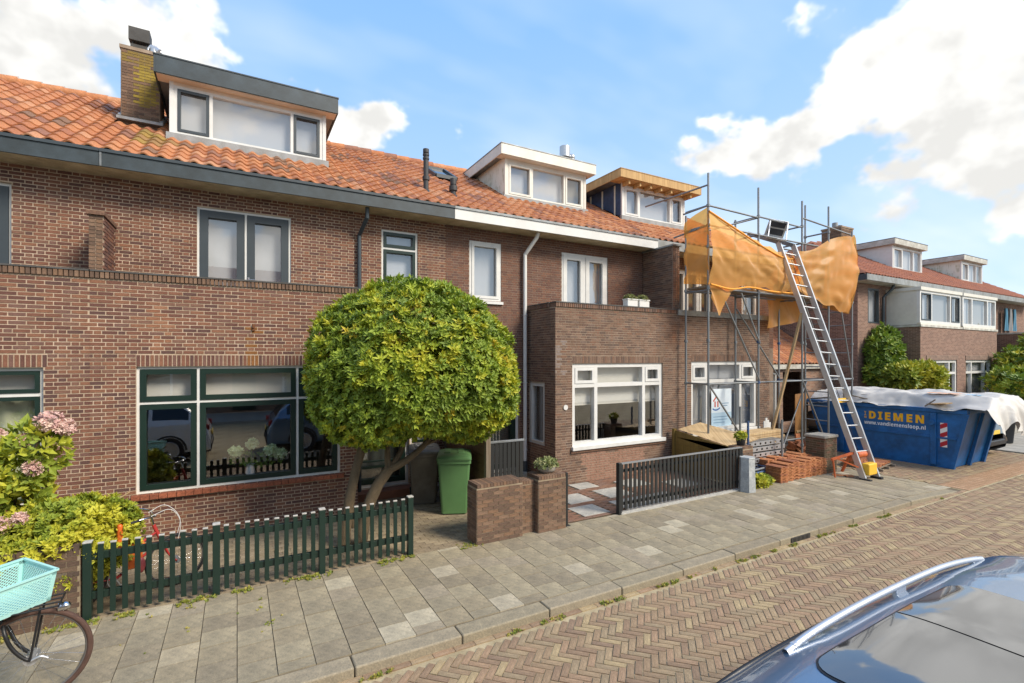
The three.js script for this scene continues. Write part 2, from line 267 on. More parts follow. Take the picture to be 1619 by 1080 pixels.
function roof(house, x0, x1, { cut = [], pal = TILES, seed = 3, patch, hipLeft = 0, far = false, verge = 0, zEave = zE, yEave = yE, zTop = zR, yTop = yR, ridge = true }) {
  const s = (yTop - yEave) / (zEave - zTop), pitch = Math.atan(s), len = Math.hypot(yTop - yEave, zEave - zTop), ny = Math.cos(pitch), nz = Math.sin(pitch), lo = .045;
  const at = (x, k, h = 0) => [x, yEave + (yTop - yEave) * k + ny * h, zEave + (zTop - zEave) * k + nz * h];
  const deck = sheet(1, 1, (u, v) => at(lerp(x0 + hipLeft * v, x1, u), v, -lo)), back = sheet(1, 1, (u, v) => { const q = at(lerp(x0 + hipLeft * v, x1, u), v, -lo); return [q[0], q[1], 2 * zTop - q[2]]; });
  const parts = [deck, back]; if (hipLeft) parts.push(sheet(1, 1, (u, v) => { const q = at(x0 + hipLeft * v, v, -lo + .06); return [q[0], q[1], u ? 2 * zTop - q[2] : q[2]]; }));
  const r = wpart(house, 'roof', parts, far ? M.roofFar : M.roofDeck);
  const P = new Pieces(house, 'roof_tile', 'roof_tiles', tileGeo, tileWhite, tileMat, far ? 120 : 300), rn = RNG(seed), q = new THREE.Quaternion(), e = new THREE.Euler(), m = new THREE.Matrix4();
  const rows = Math.floor(len / TL), dl = len / rows, cols = Math.floor((x1 - x0) / TW);
  for (let j = 0; j < rows; j++) {
    const k = (j + .5) / rows;
    for (let i = 0; i < cols; i++) {
      const x = x0 + (i + .5) * (x1 - x0) / cols; if (x < x0 + hipLeft * k) continue;
      const [, y, z] = at(x, k, -.012);
      if (cut.some(([a, b, c, d]) => x > a && x < b && z < c && z > d)) continue;
      let tone = pal[Math.floor(Math.pow(rn(), 1.35) * pal.length)]; const pt = patch && patch(x, z, rn); if (pt) tone = pt;
      q.setFromEuler(e.set(pitch + (rn() - .5) * .03, (rn() - .5) * .03, (rn() - .5) * .04));
      m.compose(V(x - house.position.x, y - house.position.y + (rn() - .5) * .006, z - house.position.z), q, V(1, 1, dl / TL)); P.add(house, m.clone(), tone);
    }
  }
  P.done();
  if (ridge) { const n = Math.round((x1 - x0 - hipLeft) / .34); for (let i = 0; i < n; i++) { const a = x0 + hipLeft + (x1 - x0 - hipLeft) * i / n, g = new THREE.CylinderGeometry(.105, .125, (x1 - x0 - hipLeft) / n + .03, 10, 1, true, 0, Math.PI); g.rotateZ(Math.PI / 2).rotateX(-Math.PI / 2 + Math.PI); g.rotateX(Math.PI / 2 * 0); const mm = wpart(r, 'ridge_tile', uvm(g, 4), tileMat(pal[Math.floor(rn() * pal.length)])); mm.position.set(a + (x1 - x0) / n / 2 - house.position.x, yTop - .03 + (rn() - .5) * .012 - house.position.y, zTop - house.position.z); } }
  return r;
}
// far brickwork, too small to tell the pieces apart
const brickFar = (pal, mortar, seed) => tex(512, (() => {
  const r = RNG(seed), rows = 32, per = 16, tone = Array.from({ length: rows * per }, () => pal[Math.floor(r() * pal.length)]), s = (v) => Math.pow(v, 1 / 2.2);
  return (x, y) => { const k = Math.floor(y / 16), o = (x + (k % 2) * 16) % 512, i = Math.floor(o / 32), j = (y % 16 < 3) || (o % 32 < 2), c = j ? mortar : tone[k * per + i], g = 1 + gB(x, y) * .25; return c.map((v) => s(v * g)); };
})());
const farMat = (pal, mortar, seed) => { const t = brickFar(pal, mortar, seed); t.repeat.set(1 / (16 * BS), 1 / (32 * CH)); return std([1, 1, 1], .93, { map: t }); };
M.brickE = farMat(PAL.E, [.36, .26, .19], 4); M.brickO = farMat(PAL.CD, [.30, .22, .16], 8);

function chimney(house, P, { x0, x1, z0, z1, y1, pal, patch, seed }) {
  const y0 = roofY(z1) - .25, c = wpart(house, 'chimney', [box(x0 - .008, x1 + .008, y0, y1, z0 - .008, z1 + .008), box(x0 - .03, x1 + .03, y1, y1 + .06, z0 - .03, z1 + .03)], M.mortarCD);
  const r = RNG(seed), q = new THREE.Quaternion(), m = new THREE.Matrix4(), ox = house.position;
  for (const [a0, a1, ry, px, pz] of [[x0, x1, 0, 0, z1], [z0, z1, -Math.PI / 2, x0, 0], [-z1, -z0, Math.PI / 2, x1, 0]]) {
    q.setFromAxisAngle(V(0, 1, 0), ry);
    for (let k = 0; y0 + (k + 1) * CH < y1 + .01; k++) for (let x = a0 - (k % 2) * BS * .5; x < a1; x += BS) {
      const u = Math.max(a0, x), v = Math.min(a1, x + BS - .008); if (v - u < .02) continue;
      const lx = (u + v) / 2, y = y0 + (k + .5) * CH, p = V(lx, 0, 0).applyQuaternion(q).add(V(px - ox.x, y - ox.y, pz - ox.z));
      const tone = (patch && patch(ry, lx - a0, y, r)) || pal[Math.floor(r() * pal.length)];
      m.compose(p, q, V(v - u, CH - .008, .03)); P.add(house, m.clone(), tone);
    }
  }
  part(c, 'flashing', uvm(merge([beam([x0 - .06 - ox.x, roofY(z1) + .035 - ox.y, z1 + .05 - ox.z], [x1 + .06 - ox.x, roofY(z1) + .035 - ox.y, z1 + .05 - ox.z], .12, .05), beam([x0 - .03 - ox.x, roofY(z1) + .06 - ox.y, z1 - ox.z], [x0 - .03 - ox.x, roofY(z0) + .06 - ox.y, z0 - ox.z], .05, .12), beam([x1 + .03 - ox.x, roofY(z1) + .06 - ox.y, z1 - ox.z], [x1 + .03 - ox.x, roofY(z0) + .06 - ox.y, z0 - ox.z], .05, .12)])), M.lead);
  return c;
}
function dormer(house, { x0, x1, zf, y0, y1, yt, over = .16, side, front, fascia, top = M.fasciaGrey, wins, sash, cols, frame = M.white, back, studs }) {
  const zb = zE - (yt - .05 - yE) / SL, zbot = zf;     // where the flat roof meets the slope
  const cheek = (x) => { const sh = new THREE.Shape([[zf, y0 - .05], [zf, y1], [zE - (y1 - yE) / SL, y1]].map(([z, y]) => new THREE.Vector2(z, y))); const g = new THREE.ExtrudeGeometry(sh, { depth: .06, bevelEnabled: false }); g.applyMatrix4(new THREE.Matrix4().makeBasis(V(0, 0, 1), V(0, 1, 0), V(-1, 0, 0))); g.translate(x + .06, 0, 0); return uvm(g); };
  const d = wpart(house, 'dormer', [cheek(x0)], side);
  const sub = (n, g, m) => { const gg = Array.isArray(g) ? merge(g) : g; gg.translate(-house.position.x, -house.position.y, -house.position.z); return part(d, n, gg, m); };
  sub('cheek', [cheek(x1 - .06)], side);
  sub('roof_slab', [box(x0 - over + .01, x1 + over - .01, y1, yt - .004, zb - .3, zf + over - .01)], M.zinc);
  sub('fascia', [box(x0 - over, x1 + over, y1 - .02, yt, zf + over, zf + over + .03)], fascia);
  sub('fascia', [box(x0 - over - .03, x0 - over, y1 - .02, yt - .003, zb - .25, zf + over + .027)], fascia); sub('fascia', [box(x1 + over, x1 + over + .03, y1 - .02, yt - .003, zb - .25, zf + over + .027)], fascia);
  sub('roof_trim', [box(x0 - over - .04, x1 + over + .04, yt, yt + .022, zb - .26, zf + over + .04)], top);
  sub('soffit', [box(x0 - over + .002, x1 + over - .002, y1 - .03, y1 - .003, zf - .1, zf + over - .002)], front);
  sub('corner_post', [box(x0 - .003, x0 + .06, y0 - .02, y1 - .03, zf - .04, zf + .012)], frame); sub('corner_post', [box(x1 - .06, x1 + .003, y0 - .02, y1 - .03, zf - .04, zf + .012)], frame);
  sub('apron', [box(x0 - .05, x1 + .05, roofY(zf + .16) + .01, y0 + .002, zf - .02, zf + .05)], M.lead);
  sub('header', [box(x0 + .06, x1 - .06, y1 - .085, y1 - .03, zf - .04, zf + .008)], front);
  sub('inner_lining', [box(x0 + .08, x1 - .08, y0 - .1, y1 - .05, zf - 1.6, zf - 1.5), box(x0 + .08, x1 - .08, y0 - .2, y0 - .1, zf - 1.5, zf - .2)], M.net);
  windowUnit(house, { name: 'dormer_window', at: [0, 0, zf], a0: x0 + .06, a1: x1 - .06, y0, y1: y1 - .085, cols, mat: frame, bw: .055, z: .0, sash, sw: .05, sashIn: wins, back });
  return d;
}
function downpipe(house, pts, mat, r = .04) {
  const g = []; for (let i = 0; i < pts.length - 1; i++) g.push(bar(pts[i], pts[i + 1], r, 12)); for (const p of pts.slice(1, -1)) g.push(new THREE.SphereGeometry(r * 1.02, 12, 8).translate(...p));
  const d = wpart(house, 'downpipe', g, mat); const [x, , z] = pts[pts.length - 1], top = pts[pts.length - 2][1];
  for (let y = .6; y < top; y += 1.5) { const b = part(d, 'pipe_bracket', new THREE.TorusGeometry(r + .006, .008, 6, 16).rotateX(Math.PI / 2), mat); b.position.set(x - house.position.x, y, z - house.position.z); }
  return d;
}
function eaves(house, x0, x1, fm, seams = []) {
  wpart(house, 'fascia', [box(x0 + .002, x1 - .002, yS - .005, 5.635, zF - .03, zF)], fm);
  wpart(house, 'gutter', [box(x0, x1, 5.60, 5.645, zF + .004, zF + .02), box(x0 + .001, x1 - .001, 5.58, 5.60, -9.3, zF - .032)], fm === M.fasciaGrey ? M.slate : M.zinc);
  wpart(house, 'soffit', [box(x0, x1, yS + .004, yS + .03, zU - .05, zF - .035)], M.soffit);
  for (const s of seams) wpart(house, 'fascia_joint', [box(s - .012, s + .012, yS - .003, 5.63, zF + .001, zF + .006)], M.zinc);
}
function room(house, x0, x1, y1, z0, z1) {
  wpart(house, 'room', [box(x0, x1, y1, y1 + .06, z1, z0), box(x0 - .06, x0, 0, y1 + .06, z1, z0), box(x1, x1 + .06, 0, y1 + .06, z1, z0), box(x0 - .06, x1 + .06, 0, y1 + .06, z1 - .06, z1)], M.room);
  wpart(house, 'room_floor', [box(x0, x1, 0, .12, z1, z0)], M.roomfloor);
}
function parapetCap(house, P, w, a0, a1, y, pal, seed, len = 1) {
  const r = RNG(seed), n = Math.round((a1 - a0) / CH), s = (a1 - a0) / n, q = new THREE.Quaternion(), m = new THREE.Matrix4();
  for (let i = 0; i < n; i++) { m.compose(V(a0 + (i + .5) * s, y - .045, -.085 + (r() - .5) * .004), q, V(s - .011, .082, .225)); P.add(w, m.clone(), pal[Math.floor(r() * pal.length)]); }
  part(w, 'coping', box(a0 - .005, a1 + .005, y - .001, y + .02, -.215, .035), M.copingDark);
}
function soldierHole(h) { return [h[0], h[1] + 0, h[3], h[3] + .165]; }
const bayBond = (y) => (y > 3.02 && y < 3.72 ? 'stretcher' : 'flemish');

const G = (x) => thing(x.name ?? 'terraced_house', x.label, 'house', [x.x, 0, zU], 0, 'terraced houses along the street');
// ---- house A (partly in view)
{
  const H = G({ x: -4.4, label: 'brown brick terraced house with a hydrangea at its dark framed window' }), P = new Pieces(H, 'brick', 'bricks');
  const hole = [-4.95, -2.16, .77, 2.53], up = [-4.0, -2.78, 3.0, 5.12], f = { at: [0, 0, zW] };
  const w = wall(H, P, 'bay_wall', { ...f, a0: -5.15, a1: -1.7, y0: 0, y1: 3.71, holes: [hole], soldiers: [[-4.95, -2.12, 2.53, 2.695]], bond: bayBond, pal: PAL.AB, mortar: M.mortarAB, seed: 21 });
  parapetCap(H, P, w, -5.15, -1.7, 3.8, PAL.pier, 3);
  wall(H, P, 'upper_wall', { at: [0, 0, zU], a0: -7.19, a1: -1.7, y0: 2.95, y1: yS + .03, holes: [up], pal: PAL.AB, mortar: M.mortarAB, seed: 22 });
  wall(H, P, 'entrance_wall', { at: [0, 0, zU], a0: -7.19, a1: -5.15, y0: 0, y1: 2.95, pal: PAL.AB, mortar: M.mortarAB, seed: 23, bricks: false });
  wpart(H, 'balcony_floor', [box(-5.13, -1.705, 2.9, 3.0, zU, zW - .2)], M.concrete);
  windowUnit(H, { ...f, a0: hole[0], a1: hole[1], y0: .77, y1: 2.53, cols: [-4.05, -2.98], rows: [2.18], sash: M.green, bw: .045, back: (i, j) => (j ? { name: 'blind', mat: M.blind } : { name: 'curtain', mat: M.curtainGreen, fold: .02 }) });
  wpart(H, 'window_sill', [box(-4.98, -2.12, .69, .765, zW - .05, zW + .06)], M.terra);
  windowUnit(H, { name: 'balcony_door', at: [0, 0, zU], a0: up[0], a1: up[1], y0: 3.0, y1: 5.12, cols: [-3.39], bw: .04, sash: M.slate, sw: .11, back: { mat: M.net } });
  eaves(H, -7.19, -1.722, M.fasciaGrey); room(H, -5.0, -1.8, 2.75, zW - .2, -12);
  P.done(); roof(H, -7.19, -1.7, { seed: 31, cut: [[-1.86, -1.6, -11.15, -12.0]], patch: lichen });
}
function lichen(x, z, r) { const d = fbm(x * .9 + 4, z * 1.3, 2.2, 3), n = Math.exp(-(((x + 1.35) / .42) ** 2) - (((z + 10.35) / .75) ** 2)); if (n * .95 + d * .35 > .42 + r() * .35) return [[.42, .26, .055], [.36, .24, .06], [.40, .22, .075]][Math.floor(r() * 3)]; if (d > .22 && r() < .5) return [.30, .16, .09]; return null; }
// ---- house B
{
  const H = G({ x: 1.03, label: 'brown brick house with grey gutter board, dark green window and wide grey dormer' }), P = new Pieces(H, 'brick', 'bricks'), f = { at: [0, 0, zW] };
  const hole = [-1.21, 1.47, .77, 2.53], door = [-.57, .83, 3.0, 5.12], win2 = [2.43, 3.15, 3.87, 5.14], fd = [1.83, 2.98, .16, 2.42], side = [3.0, 3.5, .9, 2.42];
  const patch = (x, y, r) => { const d = fbm(x * 1.1, y * .8, 9.1, 3), o = Math.exp(-(((x + .95 + (y - 3) * .05) / .16) ** 2) - (((y - 3.1) / .45) ** 2)); if (o > .5 && r() < .8) return PAL.new[Math.floor(r() * 3)]; if (Math.abs(x - .22) < .075 && y < 3.1 && y > 2.55 && r() < .75) return [.30, .125, .035]; if (d > .30 && r() < .5) return [.26, .15, .095]; return null; };
  const w = wall(H, P, 'bay_wall', { ...f, a0: -1.7, a1: 1.75, y0: 0, y1: 3.71, holes: [hole], soldiers: [[-1.21, 1.47, 2.53, 2.695]], bond: bayBond, pal: PAL.AB, mortar: M.mortarAB, seed: 41, patch });
  parapetCap(H, P, w, -1.7, 1.75, 3.8, PAL.pier, 5);
  const s = wall(H, P, 'bay_side', { at: [1.75, 0, 0], ry: Math.PI / 2, a0: 8.4, a1: 9.3, y0: 0, y1: 3.71, pal: PAL.AB, mortar: M.mortarAB, seed: 42, core: [.2, 0] });
  parapetCap(H, P, s, 8.6, 9.3, 3.8, PAL.pier, 6);
  wall(H, P, 'upper_wall', { at: [0, 0, zU], a0: -1.7, a1: 3.75, y0: 2.95, y1: yS + .03, holes: [door, win2], pal: PAL.AB, mortar: M.mortarAB, seed: 43 });
  wall(H, P, 'entrance_wall', { at: [0, 0, zU], a0: 1.75, a1: 3.75, y0: 0, y1: 2.95, holes: [fd, side], pal: PAL.AB, mortar: M.mortarAB, seed: 44 });
  wpart(H, 'balcony_floor', [box(-1.69, 1.55, 2.9, 3.0, zU, zW - .2)], M.concrete);
  const rod = wpart(H, 'wall_anchor', [box(.20, .235, 3.06, 3.16, zW + .008, zW + .03), bar([.217, 3.11, zW], [.217, 3.11, zW + .05], .012)], M.rust);
  // party wall stub with its tilted coping
  { const c = wpart(H, 'balcony_divider', [box(-1.775, -1.625, 3.0, 4.62, -9.48, -8.72)], M.mortarAB), q = new THREE.Quaternion().setFromAxisAngle(V(0, 1, 0), Math.PI / 2), m = new THREE.Matrix4(), r = RNG(9);
    for (let k = 0; k < 31; k++) { for (let i = 0; i < 5; i++) { const z = -9.4 + i * BS + (k % 2) * BS / 2; if (z > -8.76) continue; m.compose(V(-1.622 - 1.03, 3.03 + k * CH, z - zU), q, V(BS - .01, CH - .01, .014)); P.add(H, m.clone(), PAL.AB[Math.floor(r() * 8)]); } const q0 = new THREE.Quaternion(); for (let i = 0; i < 2; i++) { m.compose(V(-1.74 + i * .078 - 1.03, 3.03 + k * CH, -8.717 - zU), q0, V(.07, CH - .01, .014)); P.add(H, m.clone(), PAL.pier[Math.floor(r() * 5)]); } }
    part(c, 'coping', uvm(beam([-1.70 - 1.03, 4.65, -8.68 - zU], [-1.70 - 1.03, 4.65, -9.48 - zU], .20, .055)), M.copingBrick); }
  const bw = windowUnit(H, { ...f, a0: hole[0], a1: hole[1], y0: .77, y1: 2.53, cols: [-.49, .83], rows: [2.02], sash: M.green, sw: .075, bw: .036, z: -.04, back: (i, j) => (j ? { name: 'blind', mat: M.blind } : null) });
  wpart(H, 'window_sill', [0, 1, 2, 3, 4, 5, 6, 7, 8, 9, 10, 11, 12, 13, 14, 15, 16, 17, 18, 19, 20, 21, 22, 23, 24, 25, 26].map((i) => box(-1.26 + i * .103 + .003, -1.26 + i * .103 + .100, .70, .765, zW - .05, zW + .07)), M.terra);
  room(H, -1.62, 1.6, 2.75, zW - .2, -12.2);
  windowUnit(H, { name: 'balcony_door', at: [0, 0, zU], a0: door[0], a1: door[1], y0: 3.0, y1: 5.12, cols: [.13], bw: .034, sash: M.slate, sw: .12, z: -.02, back: { mat: M.net } });
  wpart(H, 'door_handle', [rbox(.155, .185, 3.86, 4.02, zU + .0, zU + .012, .004), bar([.17, 3.98, zU + .03], [.27, 3.98, zU + .03], .009), bar([.17, 3.98, zU], [.17, 3.98, zU + .03], .009)], M.chrome);
  windowUnit(H, { at: [0, 0, zU], a0: win2[0], a1: win2[1], y0: 3.87, y1: 5.14, rows: [4.78], bw: .04, sash: M.green, sw: .06, z: -.02, back: { mat: M.net } });
  windowUnit(H, { name: 'front_door', at: [0, 0, zU], a0: fd[0], a1: fd[1], y0: .16, y1: 2.42, rows: [2.05], bw: .06, z: -.08, sash: M.green, sw: .10, back: { mat: M.curtainDark, name: 'curtain', fold: .015 } });
  wpart(H, 'door_rail', [box(fd[0] + .17, fd[1] - .17, .52, .56, zU - .13, zU - .085), box(fd[0] + .17, fd[1] - .17, .64, .66, zU - .13, zU - .085)], M.green);
  wpart(H, 'doorstep', [box(1.80, 3.06, 0, .145, zU + .003, zU + .30)], M.terraStep); wpart(H, 'doorstep_edge', [box(3.07, 3.68, 0, .10, zU + .003, zU + .26)], M.concrete);
  windowUnit(H, { at: [0, 0, zU], a0: side[0], a1: side[1], y0: .9, y1: 2.42, bw: .05, sash: M.green, back: { mat: M.net } });
  wpart(H, 'window_sill', [box(2.99, 3.55, .83, .895, zU - .05, zU + .06)], M.terra);
  eaves(H, -1.718, 3.745, M.fasciaGrey, [-1.705]);
  downpipe(H, [[2.08, 5.42, -9.14], [2.08, 5.22, -9.16], [2.0, 4.95, -9.44], [2.0, .1, -9.44]], M.slate, .038);
  chimney(H, P, { x0: -1.83, x1: -1.27, z0: -11.85, z1: -11.25, y1: 8.28, pal: PAL.pier, seed: 51, patch: (ry, u, y, r) => { const n = fbm(u * 5 + ry, y * 2.2, 3, 3); if (y > 8.05 && r() < .75) return [.30, .20, .05]; if (ry === 0 && n + (u > .2 && u < .52 ? .35 : -.1) + (y - 7.9) * .35 > .22) return [[.36, .25, .04], [.30, .21, .05], [.42, .30, .05]][Math.floor(r() * 3)]; return null; } });
  wpart(H, 'chimney_cowl', [box(-1.73, -1.46, 8.34, 8.50, -11.65, -11.42), box(-1.755, -1.435, 8.56, 8.80, -11.68, -11.39), box(-1.71, -1.69, 8.48, 8.58, -11.63, -11.61), box(-1.50, -1.48, 8.48, 8.58, -11.63, -11.61), box(-1.71, -1.69, 8.48, 8.58, -11.46, -11.44), box(-1.50, -1.48, 8.48, 8.58, -11.46, -11.44)], M.cowl);
  wpart(H, 'chimney_pipe', [bar([-1.36, 8.30, -11.4], [-1.36, 8.46, -11.4], .075, 14), bar([-1.42, 8.50, -11.42], [-1.28, 8.42, -11.36], .06, 12), new THREE.TorusGeometry(.10, .02, 8, 18, Math.PI).translate(-1.36, 8.42, -11.38)], M.alu);
  dormer(H, { x0: -1.05, x1: 1.58, zf: -10.62, y0: 6.66, y1: 7.62, yt: 7.90, over: .18, side: M.cream, front: M.peach, fascia: M.fasciaGrey, top: M.slate, cols: [-.42, .95], sash: M.slate, wins: (i) => i !== 1, back: (i) => (i === 1 ? { mat: M.net } : { mat: M.net }) });
  P.done();
  roof(H, -1.7, 3.75, { seed: 32, cut: [[-1.9, -1.22, -11.2, -12.0], [-1.0, 1.55, -10.66, -12.75]], patch: lichen });
  // flue pipe above the entrance
  wpart(H, 'flue_pipe', [bar([3.50, 5.95, -10.0], [3.50, 6.98, -10.0], .055, 14), bar([3.50, 6.42, -10], [3.50, 6.50, -10], .075, 14), bar([3.50, 6.86, -10], [3.50, 6.90, -10], .068, 14), bar([3.50, 6.94, -10], [3.50, 6.98, -10], .068, 14), bar([3.50, 7.0, -10], [3.50, 7.08, -10], .064, 14), new THREE.ConeGeometry(.16, .14, 16).translate(3.5, 6.20, -10)], M.pipeGrey);
}
M.mortarCU = std([.37, .27, .20], .95, { map: T.dirt, bumpMap: T.grainB, bumpScale: .002 }); M.netDark = std([.26, .265, .265], .95, { side: THREE.DoubleSide }); M.zincOld = std([.40, .42, .43], .6, { map: T.dirt, metalness: .2 }); M.membrane = std([.045, .085, .20], .6, { map: T.dirt }); M.offbrick = std([.30, .20, .15], .9, { map: T.grain }); M.clothBlue = std([.08, .22, .32], .9, { side: THREE.DoubleSide });
M.dirtyWhite = (() => { const a = octs(256, [[4, .3], [12, .25], [50, .15]]), s = tileNoise(256, 24, 77); return std([1, 1, 1], .8, { map: tex(256, (x, y) => { const k = clamp(a(x, y) * .9 + (s(x, y * .12) - .5) * .9 + .1); return [lerp(.86, .60, k), lerp(.85, .58, k), lerp(.79, .46, k)]; }) }); })();
// ---- house C
{
  const H = G({ x: 6.5, label: 'brown brick house with white gutter board, white windows and cream dormer' }), P = new Pieces(H, 'brick', 'bricks'), f = { at: [0, 0, zW] };
  const hole = [6.15, 8.78, .78, 2.53], door = [6.65, 8.04, 3.0, 5.14], win3 = [4.28, 5.04, 3.87, 5.15], fd = [4.4, 5.5, .14, 2.42], sw = [-9.44, -8.80, .76, 2.12];
  const patch = (x, y, r) => { if (x > 6.45 + Math.sin(y * 9) * .12 && x < 8.0 + y * .45 && y < .62 + Math.sin(x * 5) * .03) return [[.40, .215, .145], [.37, .195, .13], [.43, .24, .165]][Math.floor(r() * 3)]; const d = fbm(x * .9 + 3, y * .9, 5.5, 3); if (x < 6.2 && y > 2.3 && y < 3.0 && d + r() * .5 > .36) return [.32, .25, .22]; if (d > .3 && r() < .4) return [.25, .16, .11]; return null; };
  const w = wall(H, P, 'bay_wall', { ...f, a0: 5.72, a1: 9.25, y0: 0, y1: 3.71, holes: [hole], soldiers: [[6.15, 8.78, 2.53, 2.695]], bond: (y) => (y > 3.3 ? 'stretcher' : 'flemish'), pal: PAL.CD, mortar: M.mortarCD, seed: 61, patch });
  parapetCap(H, P, w, 5.72, 9.25, 3.8, PAL.CD, 7);
  const s = wall(H, P, 'bay_side', { at: [5.72, 0, 0], ry: -Math.PI / 2, a0: -9.5, a1: -8.4, y0: 0, y1: 3.71, holes: [sw], pal: PAL.CD, mortar: M.mortarCD, seed: 62, core: [0, .2] });
  parapetCap(H, P, s, -9.48, -8.6, 3.8, PAL.CD, 8);
  wall(H, P, 'upper_wall', { at: [0, 0, zU], a0: 3.75, a1: 9.25, y0: 2.95, y1: yS + .03, holes: [door, win3], pal: PAL.CU, mortar: M.mortarCU, seed: 63 });
  wall(H, P, 'entrance_wall', { at: [0, 0, zU], a0: 3.75, a1: 5.72, y0: 0, y1: 2.95, holes: [fd], pal: PAL.CU, mortar: M.mortarCU, seed: 64 });
  wpart(H, 'balcony_floor', [box(5.92, 9.24, 2.9, 3.0, zU, zW - .2)], M.concrete);
  windowUnit(H, { ...f, a0: hole[0], a1: hole[1], y0: .78, y1: 2.53, cols: [6.80, 8.20], rows: [2.06], bw: .085, dep: .12, z: -.03, sash: M.white, sw: .065, sashIn: (i, j) => j && i !== 1, back: (i, j) => (j ? { name: 'blind', mat: M.blind } : { name: 'blind', mat: M.blind, y0: 1.62 }) });
  wpart(H, 'window_sill', [rbox(6.12, 8.82, .70, .782, zW - .05, zW + .07, .008)], M.white);
  wpart(H, 'sill_bricks', [box(6.1, 8.86, .645, .695, zW + .002, zW + .035)], M.copingBrick);
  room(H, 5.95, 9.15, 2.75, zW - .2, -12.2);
  windowUnit(H, { at: [5.72, 0, 0], ry: -Math.PI / 2, a0: sw[0], a1: sw[1], y0: sw[2], y1: sw[3], bw: .055, z: -.03, sash: M.white, sw: .03, back: { name: 'blind', mat: M.blind, y0: 1.12 } });
  windowUnit(H, { at: [0, 0, zU], a0: win3[0], a1: win3[1], y0: win3[2], y1: win3[3], bw: .055, sash: M.white, sw: .06, z: -.01, back: { mat: M.net } });
  wpart(H, 'window_sill', [box(4.25, 5.07, 3.81, 3.866, zU - .04, zU + .05)], M.white);
  windowUnit(H, { name: 'balcony_door', at: [0, 0, zU], a0: door[0], a1: door[1], y0: 3.0, y1: 5.14, cols: [7.34], bw: .05, sash: M.white, sw: .11, z: -.02, back: { mat: M.net } });
  windowUnit(H, { name: 'front_door', at: [0, 0, zU], a0: fd[0], a1: fd[1], y0: .14, y1: 2.42, rows: [2.0], bw: .07, sash: M.green, sw: .12, z: -.06, back: { mat: M.curtainDark } });
  wpart(H, 'doorstep', [box(4.3, 5.6, 0, .13, zU + .003, zU + .3)], M.concrete);
  wpart(H, 'house_number', [new THREE.CylinderGeometry(.055, .055, .012, 20).rotateX(Math.PI / 2).translate(5.97, 1.62, zW + .016)], M.white);
  eaves(H, 3.747, 9.247, M.white);
  downpipe(H, [[5.78, 5.41, -9.14], [5.76, 5.30, -9.18], [5.60, 4.95, -9.42], [5.60, .35, -9.42]], M.white, .042); wpart(H, 'pipe_shoe', [bar([5.60, .0, -9.42], [5.60, .36, -9.42], .055, 12)], M.slate);
  dormer(H, { x0: 5.78, x1: 8.28, zf: -10.70, y0: 6.68, y1: 7.63, yt: 7.86, over: .17, side: M.dirtyWhite, front: M.cream, fascia: M.cream, top: M.zinc, cols: [6.57, 7.58], sash: M.cream, wins: (i) => i !== 1, frame: M.cream, back: (i) => (i === 2 ? { mat: M.darkblind } : { mat: M.net }) });
  chimney(H, P, { x0: 8.95, x1: 9.55, z0: -13.2, z1: -12.6, y1: 8.78, pal: PAL.CD, seed: 71 });
  wpart(H, 'chimney_cowl', [bar([9.15, 8.82, -12.9], [9.15, 9.02, -12.9], .10, 14), bar([9.15, 9.06, -12.9], [9.15, 9.40, -12.9], .17, 16), bar([9.15, 9.0, -12.9], [9.15, 9.06, -12.9], .06, 10), bar([9.42, 8.84, -12.9], [9.42, 9.08, -12.9], .09, 14), new THREE.SphereGeometry(.11, 14, 10).translate(9.42, 9.12, -12.9)], M.alu);
  P.done();
  roof(H, 3.75, 9.25, { seed: 33, cut: [[5.8, 8.26, -10.74, -12.75], [8.9, 9.6, -12.55, -13.2], [4.3, 4.77, -11.45, -12.3]], patch: (x, z, r) => (r() < .02 ? [.62, .34, .22] : null) });
  const sky = wpart(H, 'roof_window', [beam([4.27, roofY(-11.45) + .07, -11.45], [4.80, roofY(-11.45) + .07, -11.45], .07, .09), beam([4.27, roofY(-12.3) + .07, -12.3], [4.80, roofY(-12.3) + .07, -12.3], .07, .09), beam([4.27, roofY(-11.45) + .07, -11.45], [4.27, roofY(-12.3) + .07, -12.3], .07, .09), beam([4.80, roofY(-11.45) + .07, -11.45], [4.80, roofY(-12.3) + .07, -12.3], .07, .09)], M.slate);
  part(sky, 'pane', sheet(1, 1, (u, v) => [lerp(4.29, 4.78, u) - 6.5, roofY(lerp(-11.47, -12.27, v)) + .075, lerp(-11.47, -12.27, v) - zU]), M.skyGlass);
  wpart(H, 'flue_pipe', [bar([4.12, 5.95, -10.0], [4.12, 6.48, -10.0], .06, 14), bar([4.12, 6.30, -10], [4.12, 6.40, -10], .09, 14), bar([4.12, 6.43, -10], [4.12, 6.56, -10], .07, 14), new THREE.ConeGeometry(.16, .14, 16).translate(4.12, 6.20, -10)], M.pipeGrey);
}
